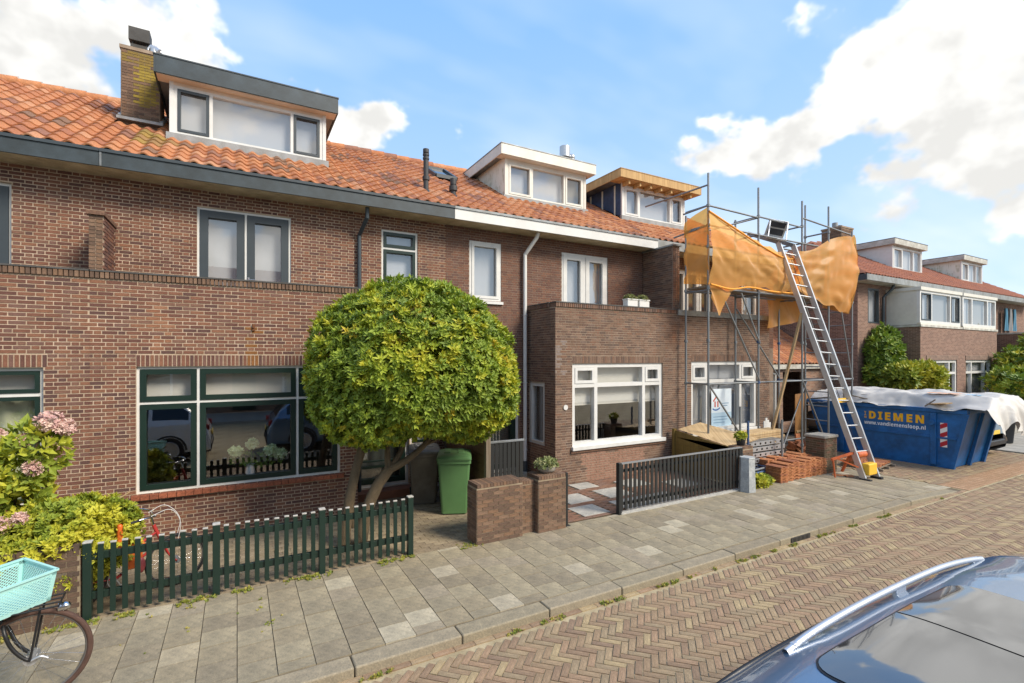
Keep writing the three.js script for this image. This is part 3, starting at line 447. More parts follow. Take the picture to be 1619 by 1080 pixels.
// ---- house D, behind the scaffold
{
  const H = G({ x: 12, label: 'brown brick house under renovation behind the scaffold and its orange netting' }), P = new Pieces(H, 'brick', 'bricks'), f = { at: [0, 0, zW] };
  const hole = [9.75, 12.32, .80, 2.56], door = [10.35, 11.9, 3.0, 5.1], win = [13.2, 14.0, 3.87, 5.12];
  const w = wall(H, P, 'bay_wall', { ...f, a0: 9.25, a1: 12.85, y0: 0, y1: 3.68, holes: [hole], soldiers: [[9.75, 12.32, 2.56, 2.725]], bond: (y) => (y > 3.3 ? 'stretcher' : 'flemish'), pal: PAL.CD, mortar: M.mortarCD, seed: 81 });
  part(w, 'coping', box(9.27, 12.9, 3.68, 3.81, -.215, .04), M.concrete);
  wall(H, P, 'bay_side', { at: [12.85, 0, 0], ry: Math.PI / 2, a0: 8.4, a1: 9.3, y0: 0, y1: 3.68, pal: PAL.CD, mortar: M.mortarCD, seed: 82, bricks: false, core: [.2, 0] });
  wall(H, P, 'upper_wall', { at: [0, 0, zU], a0: 9.25, a1: 14.74, y0: 2.95, y1: yS + .03, holes: [door, win], pal: PAL.CU, mortar: M.mortarCU, seed: 83 });
  wall(H, P, 'entrance_wall', { at: [0, 0, zU], a0: 12.85, a1: 14.74, y0: 0, y1: 2.95, pal: PAL.CU, mortar: M.mortarCU, seed: 84, bricks: false });
  wpart(H, 'gable_wall', [(() => { const sh = new THREE.Shape([[-9.5, 0], [-9.5, 5.42], [-13.2, 7.96], [-16.9, 5.42], [-16.9, 0]].map(([z, y]) => new THREE.Vector2(z, y))); const g = new THREE.ExtrudeGeometry(sh, { depth: .2, bevelEnabled: false }); g.applyMatrix4(new THREE.Matrix4().makeBasis(V(0, 0, 1), V(0, 1, 0), V(-1, 0, 0))); g.translate(14.74, 0, -.21); return uvm(g); })()], M.brickO);
  wpart(H, 'balcony_floor', [box(9.27, 12.65, 2.9, 3.0, zU, zW - .2)], M.concrete);
  // balcony divider between the two houses, up to the eaves
  { const c = wpart(H, 'balcony_divider', [box(9.19, 9.41, 3.0, 5.36, -9.47, -8.47)], M.mortarCD), m = new THREE.Matrix4(), q = new THREE.Quaternion().setFromAxisAngle(V(0, 1, 0), Math.PI / 2), q0 = new THREE.Quaternion(), r = RNG(19);
    for (let k = 0; k < 45; k++) { for (let i = 0; i < 7; i++) { const a = -9.47 + i * BS - (k % 2) * BS / 2, u = Math.max(-9.46, a), v = Math.min(-8.48, a + BS - .01); if (v - u < .03) continue; m.compose(V(9.187 - 12, 3.03 + k * CH, (u + v) / 2 - zU), q, V(v - u, CH - .01, .014)); P.add(H, m.clone(), PAL.CD[Math.floor(r() * 8)]); } for (let i = 0; i < 3; i++) { m.compose(V(9.227 + i * .073 - 12, 3.03 + k * CH, -8.467 - zU), q0, V(.064, CH - .01, .014)); P.add(H, m.clone(), PAL.CD[Math.floor(r() * 8)]); } }
    part(c, 'coping', box(9.15 - 12, 9.45 - 12, 5.36, 5.40, -9.47 - zU, -8.42 - zU), M.zinc); }
  const bay = windowUnit(H, { ...f, a0: hole[0], a1: hole[1], y0: .80, y1: 2.56, cols: [10.36, 11.66], rows: [2.06], bw: .085, dep: .12, z: -.03, sash: M.white, sw: .065, sashIn: (i, j) => j && i !== 1, back: (i, j) => (j ? { name: 'blind', mat: M.net } : { name: 'blind', mat: M.netDark }) });
  wpart(H, 'window_sill', [rbox(9.72, 12.36, .72, .80, zW - .05, zW + .07, .008)], M.white);
  windowUnit(H, { name: 'balcony_door', at: [0, 0, zU], a0: door[0], a1: door[1], y0: 3.0, y1: 5.1, cols: [10.86, 11.39], bw: .06, sash: M.white, sw: .07, back: { mat: M.netDark } });
  windowUnit(H, { at: [0, 0, zU], a0: win[0], a1: win[1], y0: win[2], y1: win[3], bw: .06, sash: M.white, sw: .05, back: { mat: M.netDark } });
  wpart(H, 'fascia', [box(9.25, 14.74, yS + .02, 5.63, zF - .04, zF - .008)], M.zincOld); wpart(H, 'soffit', [box(9.25, 14.74, yS + .004, yS + .03, zU - .05, zF - .045)], M.soffit);
  dormer(H, { x0: 9.50, x1: 12.02, zf: -10.62, y0: 6.68, y1: 7.64, yt: 7.84, over: .32, side: M.membrane, front: M.newwood, fascia: M.newwood, top: M.plank, cols: [10.16, 11.42], sash: M.white, wins: (i) => i !== 1, back: { mat: M.net } });
  for (let i = 0; i < 3; i++) wpart(H, 'batten', [box(9.478, 9.496, roofY(-10.9 - i * .55) - .1, 7.60, -10.93 - i * .55, -10.88 - i * .55)], M.cream);
  for (let i = 0; i < 7; i++) wpart(H, 'rafter_end', [box(9.5 + i * .41, 9.56 + i * .41, 7.50, 7.605, -10.60, -10.34)], M.newwood);
  P.done();
  roof(H, 9.25, 14.74, { seed: 34, cut: [[9.5, 12.0, -10.66, -12.75], [8.9, 9.6, -12.55, -13.2]] });
}
const POSTER = (() => {
  const c = document.createElement('canvas'); c.width = 320; c.height = 400; const x = c.getContext('2d'); x.fillStyle = '#dfe9ee'; x.fillRect(0, 0, 320, 400); x.fillStyle = '#b6cfdd'; x.fillRect(0, 250, 320, 150);
  x.strokeStyle = '#c2452e'; x.lineWidth = 16; x.beginPath(); x.moveTo(30, 130); x.lineTo(80, 80); x.lineTo(130, 130); x.stroke(); x.fillStyle = '#c2452e'; x.fillRect(48, 130, 20, 60); x.fillRect(92, 130, 20, 60); x.strokeStyle = '#2f66a8'; x.lineWidth = 14; x.beginPath(); x.moveTo(20, 205); x.quadraticCurveTo(70, 240, 135, 200); x.stroke();
  x.fillStyle = '#7f9fb8'; for (const [y, w] of [[150, 120], [175, 100], [290, 250], [320, 220], [350, 180]]) x.fillRect(y < 200 ? 155 : 30, y, w, 9);
  const t = new THREE.CanvasTexture(c); t.colorSpace = THREE.SRGBColorSpace; return t;
})();
tag(solo('window_poster', new THREE.BoxGeometry(.78, .98, .003).translate(10.98, 1.36, zW - .088), std(0xffffff, .8, { map: POSTER }), 'pale window poster with a red house outline, behind the glass by the scaffold', 'poster'));

// ---- low annex with a tiled roof between the rows
{
  const H = thing('garage_annex', 'low brick annex with orange tiled roof, behind the scaffold poles', 'annex', [17, 0, -10.5]);
  wpart(H, 'wall', [box(14.95, 15.55, 0, 2.3, -10.7, -10.5), box(16.75, 19.55, 0, .35, -10.7, -10.5), box(18.2, 19.55, .35, 2.3, -10.7, -10.5), box(15.55, 18.2, 2.15, 2.3, -10.7, -10.5), box(16.6, 16.85, .35, 2.15, -10.7, -10.5)], M.brickO); wpart(H, 'rear_wall', [box(14.95, 19.55, 0, 3.9, -14, -13.8)], M.brickO);
  wpart(H, 'door', [box(15.56, 16.18, .02, 2.14, -10.68, -10.62)], M.white); windowUnit(H, { name: 'door_frame', at: [0, 0, -10.5], a0: 16.18, a1: 16.58, y0: .36, y1: 2.14, bw: .06, back: { mat: M.netDark } });
  wpart(H, 'fascia', [box(14.9, 19.6, 2.26, 2.42, -10.40, -10.37)], M.offwhite); wpart(H, 'ceiling', [box(14.9, 19.6, 2.3, 2.34, -13.8, -10.41)], M.room);
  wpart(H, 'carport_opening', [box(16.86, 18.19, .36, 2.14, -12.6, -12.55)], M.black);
  roof(H, 14.85, 19.65, { seed: 91, zEave: -10.36, yEave: 2.46, zTop: -13.9, yTop: 4.9, ridge: false });
}
// ---- the next row: E, F, G
function farHouse({ x, x0, x1, bay, label, wall: wm, sideWall, cut, hip = 0, dm, enc, wins, small, seed, roofX1 }) {
  const H = G({ x, label });
  const bx0 = bay[0], bx1 = bay[1];
  const hs = wins.map((w) => [w[0], w[1], .95, 2.56]);
  const sh = (a0, a1, y0, y1, holes) => { const s = new THREE.Shape([[a0, y0], [a1, y0], [a1, y1], [a0, y1]].map((p) => new THREE.Vector2(...p))); for (const [h0, h1, g0, g1] of holes) s.holes.push(new THREE.Path([[h0, g0], [h0, g1], [h1, g1], [h1, g0]].map((p) => new THREE.Vector2(...p)))); return new THREE.ExtrudeGeometry(s, { depth: .2, bevelEnabled: false }); };
  const bw = wpart(H, 'bay_wall', [uvm(sh(bx0, bx1, 0, 3.8, hs).translate(0, 0, zW - .2))], wm);
  wpart(H, 'bay_side', [box(bx0 + .004, bx0 + .2, 0, 3.8, zU, zW - .2)], sideWall); wpart(H, 'bay_side', [box(bx1 - .2, bx1 - .004, 0, 3.8, zU, zW - .2)], sideWall);
  wpart(H, 'coping', [box(bx0 - .03, bx1 + .03, 3.8, 3.88, zW - .22, zW + .03), box(bx0 - .03, bx0 + .2, 3.8, 3.878, zU, zW - .221)], M.offwhite);
  const uh = small ? [small] : []; wpart(H, 'upper_wall', [uvm(sh(x0, x1, 0, yS + .03, uh).translate(0, 0, zU - .2))], wm);
  if (hip) wpart(H, 'gable_wall', [box(x0 - .004, x0 + .2, 0, yS + .02, -16.9, zU - .2)], sideWall);
  wpart(H, 'balcony_floor', [box(bx0 + .2, bx1 - .2, 2.9, 3, zU, zW - .2)], M.concrete);
  for (const w of wins) { windowUnit(H, { at: [0, 0, zW], a0: w[0], a1: w[1], y0: .95, y1: 2.56, cols: [lerp(w[0], w[1], .24), lerp(w[0], w[1], .76)], rows: [2.06], bw: .09, z: -.03, back: (i, j) => ({ mat: j ? M.net : M.netDark }) }); wpart(H, 'lintel', [box(w[0] - .05, w[1] + .05, 2.57, 2.75, zW + .002, zW + .02)], M.offbrick); }
  if (small) windowUnit(H, { at: [0, 0, zU], a0: small[0], a1: small[1], y0: small[2], y1: small[3], bw: .06, mat: M.slate, z: 0, back: { mat: M.net } });
  if (enc) {
    const e = wpart(H, 'balcony_enclosure', [box(enc[0], enc[0] + .06, 3.89, 5.15, zU + .01, zW - .12), box(enc[0] - .04, enc[1] + .04, 5.15, 5.27, zU + .005, zW + .03), box(enc[0] + .06, enc[1], 3.885, 3.95, zW - .14, zW - .02)], M.cream);
    windowUnit(H, { name: 'enclosure_window', at: [0, 0, zW - .02], a0: enc[0], a1: enc[1], y0: 3.95, y1: 5.15, cols: [lerp(enc[0], enc[1], .27), lerp(enc[0], enc[1], .74)], bw: .09, z: 0, sash: enc[2] ? M.slate : null, sashIn: (i) => i !== 1, back: (i) => ({ mat: i === 1 ? M.netDark : M.net }) });
  }
  wpart(H, 'fascia', [box(x0 - (hip ? .4 : 0), x1, yS + .02, 5.63, zF - .04, zF)], M.zincOld); wpart(H, 'soffit', [box(x0 - (hip ? .4 : 0), x1, yS + .004, yS + .03, zU - .05, zF - .045)], M.offwhite);
  if (hip) { wpart(H, 'fascia', [box(x0 - .43, x0 - .4, yS + .02, 5.63, -16.9, zF)], M.slate); wpart(H, 'soffit', [box(x0 - .4, x0 - .01, yS + .004, yS + .03, -16.9, zU - .05)], M.offwhite); }
  if (dm) dormer(H, { x0: dm[0], x1: dm[1], zf: -10.62, y0: 6.55, y1: 7.62, yt: 7.84, over: .14, side: dm[2], front: M.offwhite, fascia: M.offwhite, top: M.slate, cols: [lerp(dm[0], dm[1], .33), lerp(dm[0], dm[1], .70)], sash: M.white, wins: (i) => i === 0, back: { mat: M.net } });
  roof(H, hip ? x0 - .42 : x0, x1, { seed, pal: TILES_FAR, hipLeft: hip, far: true, cut: dm ? [[dm[0] + .05, dm[1] - .05, -10.66, -12.7], ...(cut || [])] : cut || [] });
  return H;
}
{
  const E = farHouse({ x: 22.5, x0: 19.77, x1: 25.4, bay: [21.81, 25.4], wall: M.brickE, sideWall: M.brickE, hip: 4.0, enc: [21.83, 25.3, true], wins: [[22.31, 24.92]], small: [20.48, 21.31, 3.95, 5.26], dm: [24.95, 27.6 - .0, M.white].map((v, i) => (i === 1 ? 27.7 : v)), seed: 101, cut: [[19.6, 20.75, -9.9, -10.9]], label: 'far brick corner house with hipped tiled roof and white glazed balcony' });
  const P = new Pieces(E, 'brick', 'bricks'); chimney(E, P, { x0: 19.75, x1: 20.55, z0: -10.75, z1: -10.05, y1: 7.55, pal: PAL.pier, seed: 7 }); P.done();
  wpart(E, 'chimney_pot', [bar([20.0, 7.6, -10.4], [20.0, 7.82, -10.4], .1, 12), bar([20.3, 7.6, -10.4], [20.3, 7.76, -10.4], .1, 12)], M.lead);
  downpipe(E, [[21.6, 5.42, -9.14], [21.6, 5.25, -9.2], [21.45, 4.95, -9.42], [21.45, .1, -9.42]], M.slate, .05);
  farHouse({ x: 28.2, x0: 25.4, x1: 31, bay: [25.4, 28.95], wall: M.brickE, sideWall: M.brickE, enc: [25.5, 28.9, false], wins: [[25.75, 28.33]], seed: 102, cut: [[24.9, 27.7, -10.6, -12.75]], label: 'far brick terraced house with plain white balcony windows, beside the corner house' });
  farHouse({ x: 33.5, x0: 31, x1: 36.5, bay: [32.75, 36.5], wall: M.brickE, sideWall: M.brickE, wins: [[33.4, 35.9]], dm: [32.0, 34.6, M.dirtyWhite], seed: 103, label: 'farthest brick house of the row with dark bay and stained dormer' });
  const sheets = thing('hanging_cloths', 'blue cloths hung out at the balcony of the farthest house', 'cloth', [33.6, 3.8, -9.3]);
  for (let i = 0; i < 3; i++) part(sheets, 'cloth', sheet(8, 6, (u, v) => [-.6 + i * .55 + u * .42, .2 + v * 1.1, .05 * Math.sin(u * 9 + v * 2)]), i === 1 ? M.netDark : M.clothBlue);
}
// ---- across the street (seen only mirrored in the window panes)
{
  for (let k = 0; k < 3; k++) {
    const x0 = -9 + k * 7.2, H = thing('terraced_house', 'brown brick house across the street, mirrored in the window panes', 'house', [x0 + 3.6, 0, 10.5], Math.PI, 'houses across the street');
    part(H, 'wall', [box(-3.6, 3.6, 0, 5.6, -.3, 0)], M.brickO);
    for (const [a, b, c, d] of [[-2.8, -.2, .8, 2.5], [-2.4, -1, 3.5, 5.0], [.9, 2.2, 3.5, 5.0]]) { const w = part(H, 'window', [box(a, b, c, d, .01, .05)], M.white); part(w, 'pane', [box(a + .1, b - .1, c + .1, d - .1, .052, .06)], M.skyGlass); }
    part(H, 'door', [box(1.0, 2.0, .1, 2.4, .01, .05)], M.green); part(H, 'roof', [sheet(1, 1, (u, v) => [lerp(-3.6, 3.6, u), lerp(5.5, 8, v), lerp(.4, -4, v)])], M.roofFar); part(H, 'fascia', [box(-3.6, 3.6, 5.35, 5.55, .1, .42)], M.offwhite);
  }
}
M.castiron = std([.05, .045, .04], .7, { map: T.dirt });
// ---------------------------------------------------------------- ground, road, pavement
const gY = (x) => -0.085 * sstep(10.6, 13.3, x);
const struct = (name, geo, mat) => solo(name, geo, mat, null, null, null, 'structure');
M.sand = std([.52, .42, .26], .98, { map: T.dirt, bumpMap: T.stoneB, bumpScale: .006 }); M.soil = std([.16, .115, .07], .98, { map: rep(T.dirt, 2), bumpMap: rep(T.stoneB, 2), bumpScale: .02 }); M.pavejoint = std([.235, .19, .13], .98, { map: T.dirt }); M.field = std([.26, .22, .17], .98, { map: T.dirt });
struct('ground', uvm(new THREE.PlaneGeometry(700, 700).rotateX(-Math.PI / 2).translate(0, -.16, 0)), M.field);
const paverMats = new Map(); const paverMat = (c) => { const k = c.join(); if (!paverMats.has(k)) paverMats.set(k, std(c, .9, { map: T.grain, bumpMap: T.grainB, bumpScale: .002 })); return paverMats.get(k); };
const paverWhite = std([1, 1, 1], .9, { map: T.grain, bumpMap: T.grainB, bumpScale: .002 });
const slabMats = new Map(); const slabMat = (c) => { const k = c.join(); if (!slabMats.has(k)) slabMats.set(k, std(c, .92, { map: T.stone, bumpMap: T.stoneB, bumpScale: .003 })); return slabMats.get(k); };
const slabWhite = std([1, 1, 1], .92, { map: T.stone, bumpMap: T.stoneB, bumpScale: .003 });
{ // road of clinkers in herringbone, at 45 degrees to the kerb
  const road = struct('road', [box(-30, 90, -.135, -.0945, -4.34, 6.6), box(13.12, 19.6, -.135, -.0945, -9.4, -4.342)], M.sand);
  const P = new Pieces(road, 'clinker', 'clinkers', unitBox, paverWhite, paverMat, 300), r = RNG(77), m = new THREE.Matrix4(), W = .0685, n = 3, L = W * n, J = .0095, C = Math.SQRT1_2;
  const pal = [[.44, .31, .185], [.40, .275, .165], [.47, .34, .20], [.36, .24, .15], [.45, .295, .18], [.41, .305, .185], [.52, .39, .215], [.34, .23, .15]];
  const q = [0, 1].map((v) => new THREE.Quaternion().setFromAxisAngle(V(0, 1, 0), Math.PI / 4 + v * Math.PI / 2)), e = new THREE.Euler(), qq = new THREE.Quaternion();
  const R = 330;
  for (let k = -R * 2; k < R * 3; k++) for (let mm = -R / 2; mm < R / 2; mm++) for (let v = 0; v < 2; v++) {
    const cx = (v ? k + mm * n + .5 : k + mm * n + n / 2) * W, cz = (v ? k - mm * n + 1 + n / 2 : k - mm * n + .5) * W, x = (cx + cz) * C, z = (cz - cx) * C;
    const inRoad = x > -3.5 && x < 34 && z > -4.26 && z < 2.2, inBay = x > 13.2 && x < 19.5 && z > -9.2 && z <= -4.8; if (!inRoad && !inBay) continue;
    const f = PX(x, 0, z); if (!f || f[0] < -500 || f[0] > 2100 || f[1] > 1700) continue;
    const d = fbm(x * .5, z * .5, 3, 3); let tone = pal[Math.floor(clamp(r() * .85 + d * .5 + .05, 0, .999) * pal.length)];
    qq.setFromEuler(e.set((r() - .5) * .02, (r() - .5) * .02, (r() - .5) * .02)).premultiply(q[v]);
    m.compose(V(x, -.112 + (r() - .5) * .005 + (x > 13.2 && z < -4.3 ? .006 : 0), z), qq, V(L - J, .05, W - J)); P.add(road, m.clone(), tone);
  }
  // gutter course and the warm band of clinkers beyond the kerb's end
  for (let x = -3.5; x < 34; x += .21) for (const z of x > 13.3 ? [-4.30, -4.38, -4.46, -4.54, -4.62, -4.70, -4.76] : [-4.295]) { m.compose(V(x + ((z * 100) % 2) * .05, -.110, z), new THREE.Quaternion(), V(.204, .05, .07)); P.add(road, m.clone(), x > 13.3 ? [[.50, .30, .165], [.46, .28, .15], [.53, .33, .19]][Math.floor(r() * 3)] : pal[Math.floor(r() * 8)]); }
  P.done();
}
{ // pavement of 30 cm concrete slabs, joints straight across, staggered along
  const base = struct('pavement', sheet(60, 1, (u, v) => { const x = lerp(-6, 13.15, u); return [x, gY(x) - .012, lerp(-4.54, -6.42, v)]; }), M.pavejoint);
  const P = new Pieces(base, 'paving_slab', 'paving_slabs', unitBox, slabWhite, slabMat, 300), r = RNG(13), m = new THREE.Matrix4(), e = new THREE.Euler(), q = new THREE.Quaternion(), S = .3, J = .007;
  const pal = [[.39, .33, .225], [.36, .305, .21], [.42, .355, .24], [.33, .275, .19], [.38, .315, .21], [.40, .335, .24]], light = [[.55, .48, .35], [.52, .45, .33], [.49, .41, .28]];
  for (let i = -20; i * S < 13.1; i++) {
    const x = i * S + S / 2, off = (i & 1) * S / 2; if (x < -5.8) continue;
    for (let z1 = -4.545 + off; z1 > -6.42; z1 -= S) {
      const a = Math.min(z1, -4.545), b = Math.max(z1 - S, -6.42); if (a - b < .05) continue;
      const d = fbm(x * .6, a * .6, 1.3, 3), lt = r() < .10 + (x < 3 ? .06 : 0), tone = lt ? light[Math.floor(r() * 3)] : pal[Math.floor(clamp(r() * .8 + d * .6 + .1, 0, .999) * pal.length)];
      q.setFromEuler(e.set((r() - .5) * .012, (r() - .5) * .006, (r() - .5) * .012 - (x > 10.6 && x < 13.3 ? .035 : 0)));
      m.compose(V(x, gY(x) - .02 + (r() - .5) * .006, (a + b) / 2), q, V(S - J, .04, a - b - J)); P.add(base, m.clone(), tone);
    }
  }
  P.done();
  const kerb = struct('kerb', box(-6, 13.1, -.13, -.10, -4.54, -4.34), M.pavejoint), kg = uvm(new RoundedBoxGeometry(.993, .20, .205, 3, .018), 2), km = [[.38, .32, .22], [.35, .29, .20], [.40, .335, .235]].map((c) => std(c, .93, { map: T.stone, bumpMap: T.stoneB, bumpScale: .006 }));
  for (let i = 0; i < 19; i++) { const x = -5.62 + i, k = part(kerb, 'kerb_stone', kg, km[Math.floor(r() * 3)]); k.position.set(x, gY(x) - .100 + (r() - .5) * .006, -4.432 + (r() - .5) * .008); k.rotation.z = -(gY(x - .5) - gY(x + .5)) ; k.rotation.y = (r() - .5) * .008; }
  const dr = thing('kerb_drain', 'dark cast iron street drain let into the kerb stone', 'drain', [7.38, -.05, -4.33]);
  part(dr, 'frame', [box(-.24, .24, -.05, .035, -.09, .014)], M.castiron); for (let i = 0; i < 4; i++) part(dr, 'slot', [box(-.19 + i * .105, -.125 + i * .105, -.035, .022, -.06, .0155)], M.black);
}
M.gravelwhite = std([.62, .60, .55], .95, { map: rep(T.stone, 2), bumpMap: rep(T.stoneB, 2), bumpScale: .01 });
function brickPaving(name, x0, x1, z0, z1, pal, top, seed, skip = () => false, L = .2, W = .1, joint = M.sand, most = 300) {
  const base = struct(name, box(x0, x1, -.11, top - .008, z0, z1), joint), P = new Pieces(base, 'paving_brick', 'paving_bricks', unitBox, paverWhite, paverMat, most), r = RNG(seed), m = new THREE.Matrix4(), e = new THREE.Euler(), q = new THREE.Quaternion();
  let k = 0; for (let z = z0; z < z1 - .02; z += W, k++) for (let x = x0 - (k % 2) * L / 2; x < x1; x += L) { const a = Math.max(x0, x), b = Math.min(x1, x + L), c = Math.min(z1, z + W); if (b - a < .04 || skip((a + b) / 2, (z + c) / 2)) continue; q.setFromEuler(e.set((r() - .5) * .015, 0, (r() - .5) * .015)); m.compose(V((a + b) / 2, top - .02 + (r() - .5) * .005, (z + c) / 2), q, V(b - a - .006, .04, c - z - .006)); P.add(base, m.clone(), pal[Math.floor(r() * pal.length)]); }
  P.done(); return base;
}
brickPaving('garden_path', -1.36, 3.70, -9.49, -6.42, [[.42, .335, .21], [.38, .30, .19], [.45, .36, .235], [.35, .275, .18]], .004, 5);
{
  const slabs = [[5.05, 5.6, -7.05, -6.55], [5.25, 5.8, -7.75, -7.22], [6.15, 6.75, -7.75, -7.2], [4.72, 5.0, -7.7, -7.2], [5.95, 7.4, -7.02, -6.5], [6.0, 6.5, -8.35, -7.95], [7.0, 7.6, -8.1, -7.6], [7.9, 8.5, -7.6, -7.05]];
  const base = brickPaving('front_garden', 4.56, 8.84, -8.38, -6.46, [[.30, .155, .095], [.26, .135, .085], [.33, .18, .11], [.28, .17, .12]], .006, 6, (x, z) => slabs.some(([a, b, c, d]) => x > a - .05 && x < b + .05 && z > c && z < d), .2, .067, M.soil);
  const r = RNG(4); for (const [a, b, c, d] of slabs) { const s = part(base, 'concrete_slab', rbox(a, b, -.03, .014, c, d, .006), slabMat([.56, .53, .47])); s.rotation.y = 0; }
  struct('garden_strip', [box(5.66, 8.84, -.11, .022, -6.455, -6.33)], M.gravelwhite);
}
struct('garden_soil', uvm(sheet(40, 14, (u, v) => { const x = lerp(-6, -1.37, u), z = lerp(-6.45, -8.4, v); return [x, -.01 + .05 * fbm(x * 2, z * 2, 1, 3), z]; })), M.soil);
struct('building_yard', uvm(sheet(50, 24, (u, v) => { const x = lerp(9.05, 13.15, u), z = lerp(-6.425, -8.38, v); return [x, gY(x) - .012 + .025 * fbm(x * 2.5, z * 2.5, 1, 3), z]; })), M.field);
struct('yard_floor', [box(13.1, 19.7, -.13, -.098, -13.8, -9.4)], M.field);
// the street's far end: pavement, kerb and gardens in front of the next row
struct('far_pavement', [box(19.62, 60, -.13, -.055, -6.6, -4.79)], M.concrete); struct('far_garden', [box(19.62, 60, -.13, -.06, -9.48, -6.62)], M.soil);
{ const w = thing('garden_wall', 'low weathered wall along the gardens of the far houses', 'wall', [29, -.06, -6.7]); for (let i = 0; i < 14; i++) part(w, 'wall_block', rbox(-6.2 + i * .9, -5.32 + i * .9, 0, .42, -.12, .12, .02), M.concrete); }
struct('opposite_pavement', [box(-30, 60, -.13, .0, 6.62, 10.4)], M.concrete);
{ // far end of the street closes with trees
}
// ---------------------------------------------------------------- plants
function clumpGeo(n, len, wid, spread, seed, up = .5) {
  const r = RNG(seed), p = [];
  for (let i = 0; i < n; i++) {
    const a = i / n * Math.PI * 2 + (r() - .5) * .9, t = (i === 0 ? .15 : spread) * (.55 + r() * .7), l = len * (.7 + r() * .5), w = wid * (.75 + r() * .5);
    const d = V(Math.cos(a) * Math.sin(t), Math.cos(t), Math.sin(a) * Math.sin(t)), s = V(0, 1, 0).cross(d); if (s.lengthSq() < 1e-4) s.set(1, 0, 0); s.normalize(); const nn = d.clone().cross(s).normalize();
    const o = V((r() - .5) * len * .5, (r() - .5) * len * .4, (r() - .5) * len * .5), mid = o.clone().addScaledVector(d, l * .5).addScaledVector(nn, -l * .06), tip = o.clone().addScaledVector(d, l).addScaledVector(nn, l * .10 * (r() - .2)), L = mid.clone().addScaledVector(s, w / 2).addScaledVector(nn, w * .16), R = mid.clone().addScaledVector(s, -w / 2).addScaledVector(nn, w * .16);
    for (const [A, B, C] of [[o, L, mid], [L, tip, mid], [o, mid, R], [mid, tip, R]]) p.push(...A.toArray(), ...B.toArray(), ...C.toArray());
  }
  const g = new THREE.BufferGeometry(); g.setAttribute('position', new THREE.Float32BufferAttribute(p, 3)); g.computeVertexNormals(); return g;
}
const leafMat = phy([1, 1, 1], .62, { transmission: .34, thickness: 0, side: THREE.DoubleSide, ior: 1.4 });
const petalMat = phy([1, 1, 1], .9, { transmission: .3, thickness: 0, side: THREE.DoubleSide });
function foliage(owner, name, geo, pts, mat = leafMat) {   // pts: { p, n (outward), s, c } in the owner's frame
  const im = new THREE.InstancedMesh(geo, mat, pts.length), m = new THREE.Matrix4(), q = new THREE.Quaternion(), q2 = new THREE.Quaternion(), y = V(0, 1, 0), col = new THREE.Color();
  pts.forEach((k, i) => { q.setFromUnitVectors(y, k.n.clone().normalize()); q2.setFromAxisAngle(y, k.t); q.multiply(q2); m.compose(k.p, q, V(k.s, k.s, k.s)); im.setMatrixAt(i, m); im.setColorAt(i, col.setRGB(...k.c)); });
  im.name = name; im.userData.kind = 'stuff'; owner.add(im); return im;
}
// points through a crown made of ellipsoids, denser towards the outside, with an uneven outline
function crown(blobs, count, r, colour, { lump = .12, freq = 2.2, inner = .55, upMix = .35, size = [.8, 1.25], floor = -99 } = {}) {
  const pts = [], vol = blobs.map((b) => b.r[0] * b.r[1] * b.r[2] ** .5), tot = vol.reduce((a, b) => a + b, 0);
  blobs.forEach((b, k) => {
    const n = Math.round(count * vol[k] / tot);
    for (let i = 0; i < n; i++) {
      const u = r() * 2 - 1, a = r() * Math.PI * 2, s = Math.sqrt(1 - u * u), d = V(s * Math.cos(a), u, s * Math.sin(a));
      const e = 1 + lump * 2 * fbm(d.x * freq + k * 5, d.y * freq, d.z * freq, 3), rad = (r() < .22 ? inner + (1 - inner) * r() : 1 - .22 * r() * r()) * e;
      const p = V(b.c[0] + d.x * b.r[0] * rad, b.c[1] + d.y * b.r[1] * rad * (d.y < 0 ? b.flat ?? 1 : 1), b.c[2] + d.z * b.r[2] * rad); if (p.y < floor) continue;
      const nn = V(d.x / b.r[0], d.y / b.r[1], d.z / b.r[2]).normalize().multiplyScalar(1 - upMix).add(V((r() - .5) * .8, upMix + (r() - .5) * .5, (r() - .5) * .8));
      pts.push({ p, n: nn, s: lerp(size[0], size[1], r()), t: r() * 6.28, c: colour(p, r) });
    }
  });
  return pts;
}
function limb(pts, r0, r1, seg = 26, rad = 10, wob = .12) {
  const cur = new THREE.CatmullRomCurve3(pts.map((p) => V(...p))), fr = cur.computeFrenetFrames(seg), p = [], ix = [], uv = [];
  for (let i = 0; i <= seg; i++) { const c = cur.getPointAt(i / seg), R = lerp(r0, r1, (i / seg) ** .8); for (let j = 0; j <= rad; j++) { const a = j / rad * 6.283, k = R * (1 + wob * N3(Math.cos(a) * 1.5 + c.x * 4, c.y * 5, Math.sin(a) * 1.5 + c.z * 4)), v = fr.normals[i].clone().multiplyScalar(Math.cos(a) * k).addScaledVector(fr.binormals[i], Math.sin(a) * k).add(c); p.push(v.x, v.y, v.z); uv.push(j / rad * R * 6, c.y); } }
  for (let i = 0; i < seg; i++) for (let j = 0; j < rad; j++) { const a = i * (rad + 1) + j, b = a + rad + 1; ix.push(a, b, a + 1, b, b + 1, a + 1); }
  const g = new THREE.BufferGeometry(); g.setAttribute('position', new THREE.Float32BufferAttribute(p, 3)); g.setAttribute('uv', new THREE.Float32BufferAttribute(uv, 2)); g.setIndex(ix); g.computeVertexNormals(); return g;
}
const C1 = clumpGeo(8, .085, .030, 1.15, 3), C2 = clumpGeo(7, .075, .034, 1.25, 8), C3 = clumpGeo(9, .068, .03, 1.2, 12), C4 = clumpGeo(7, .11, .055, 1.1, 5), FL = clumpGeo(9, .05, .03, 1.35, 6);
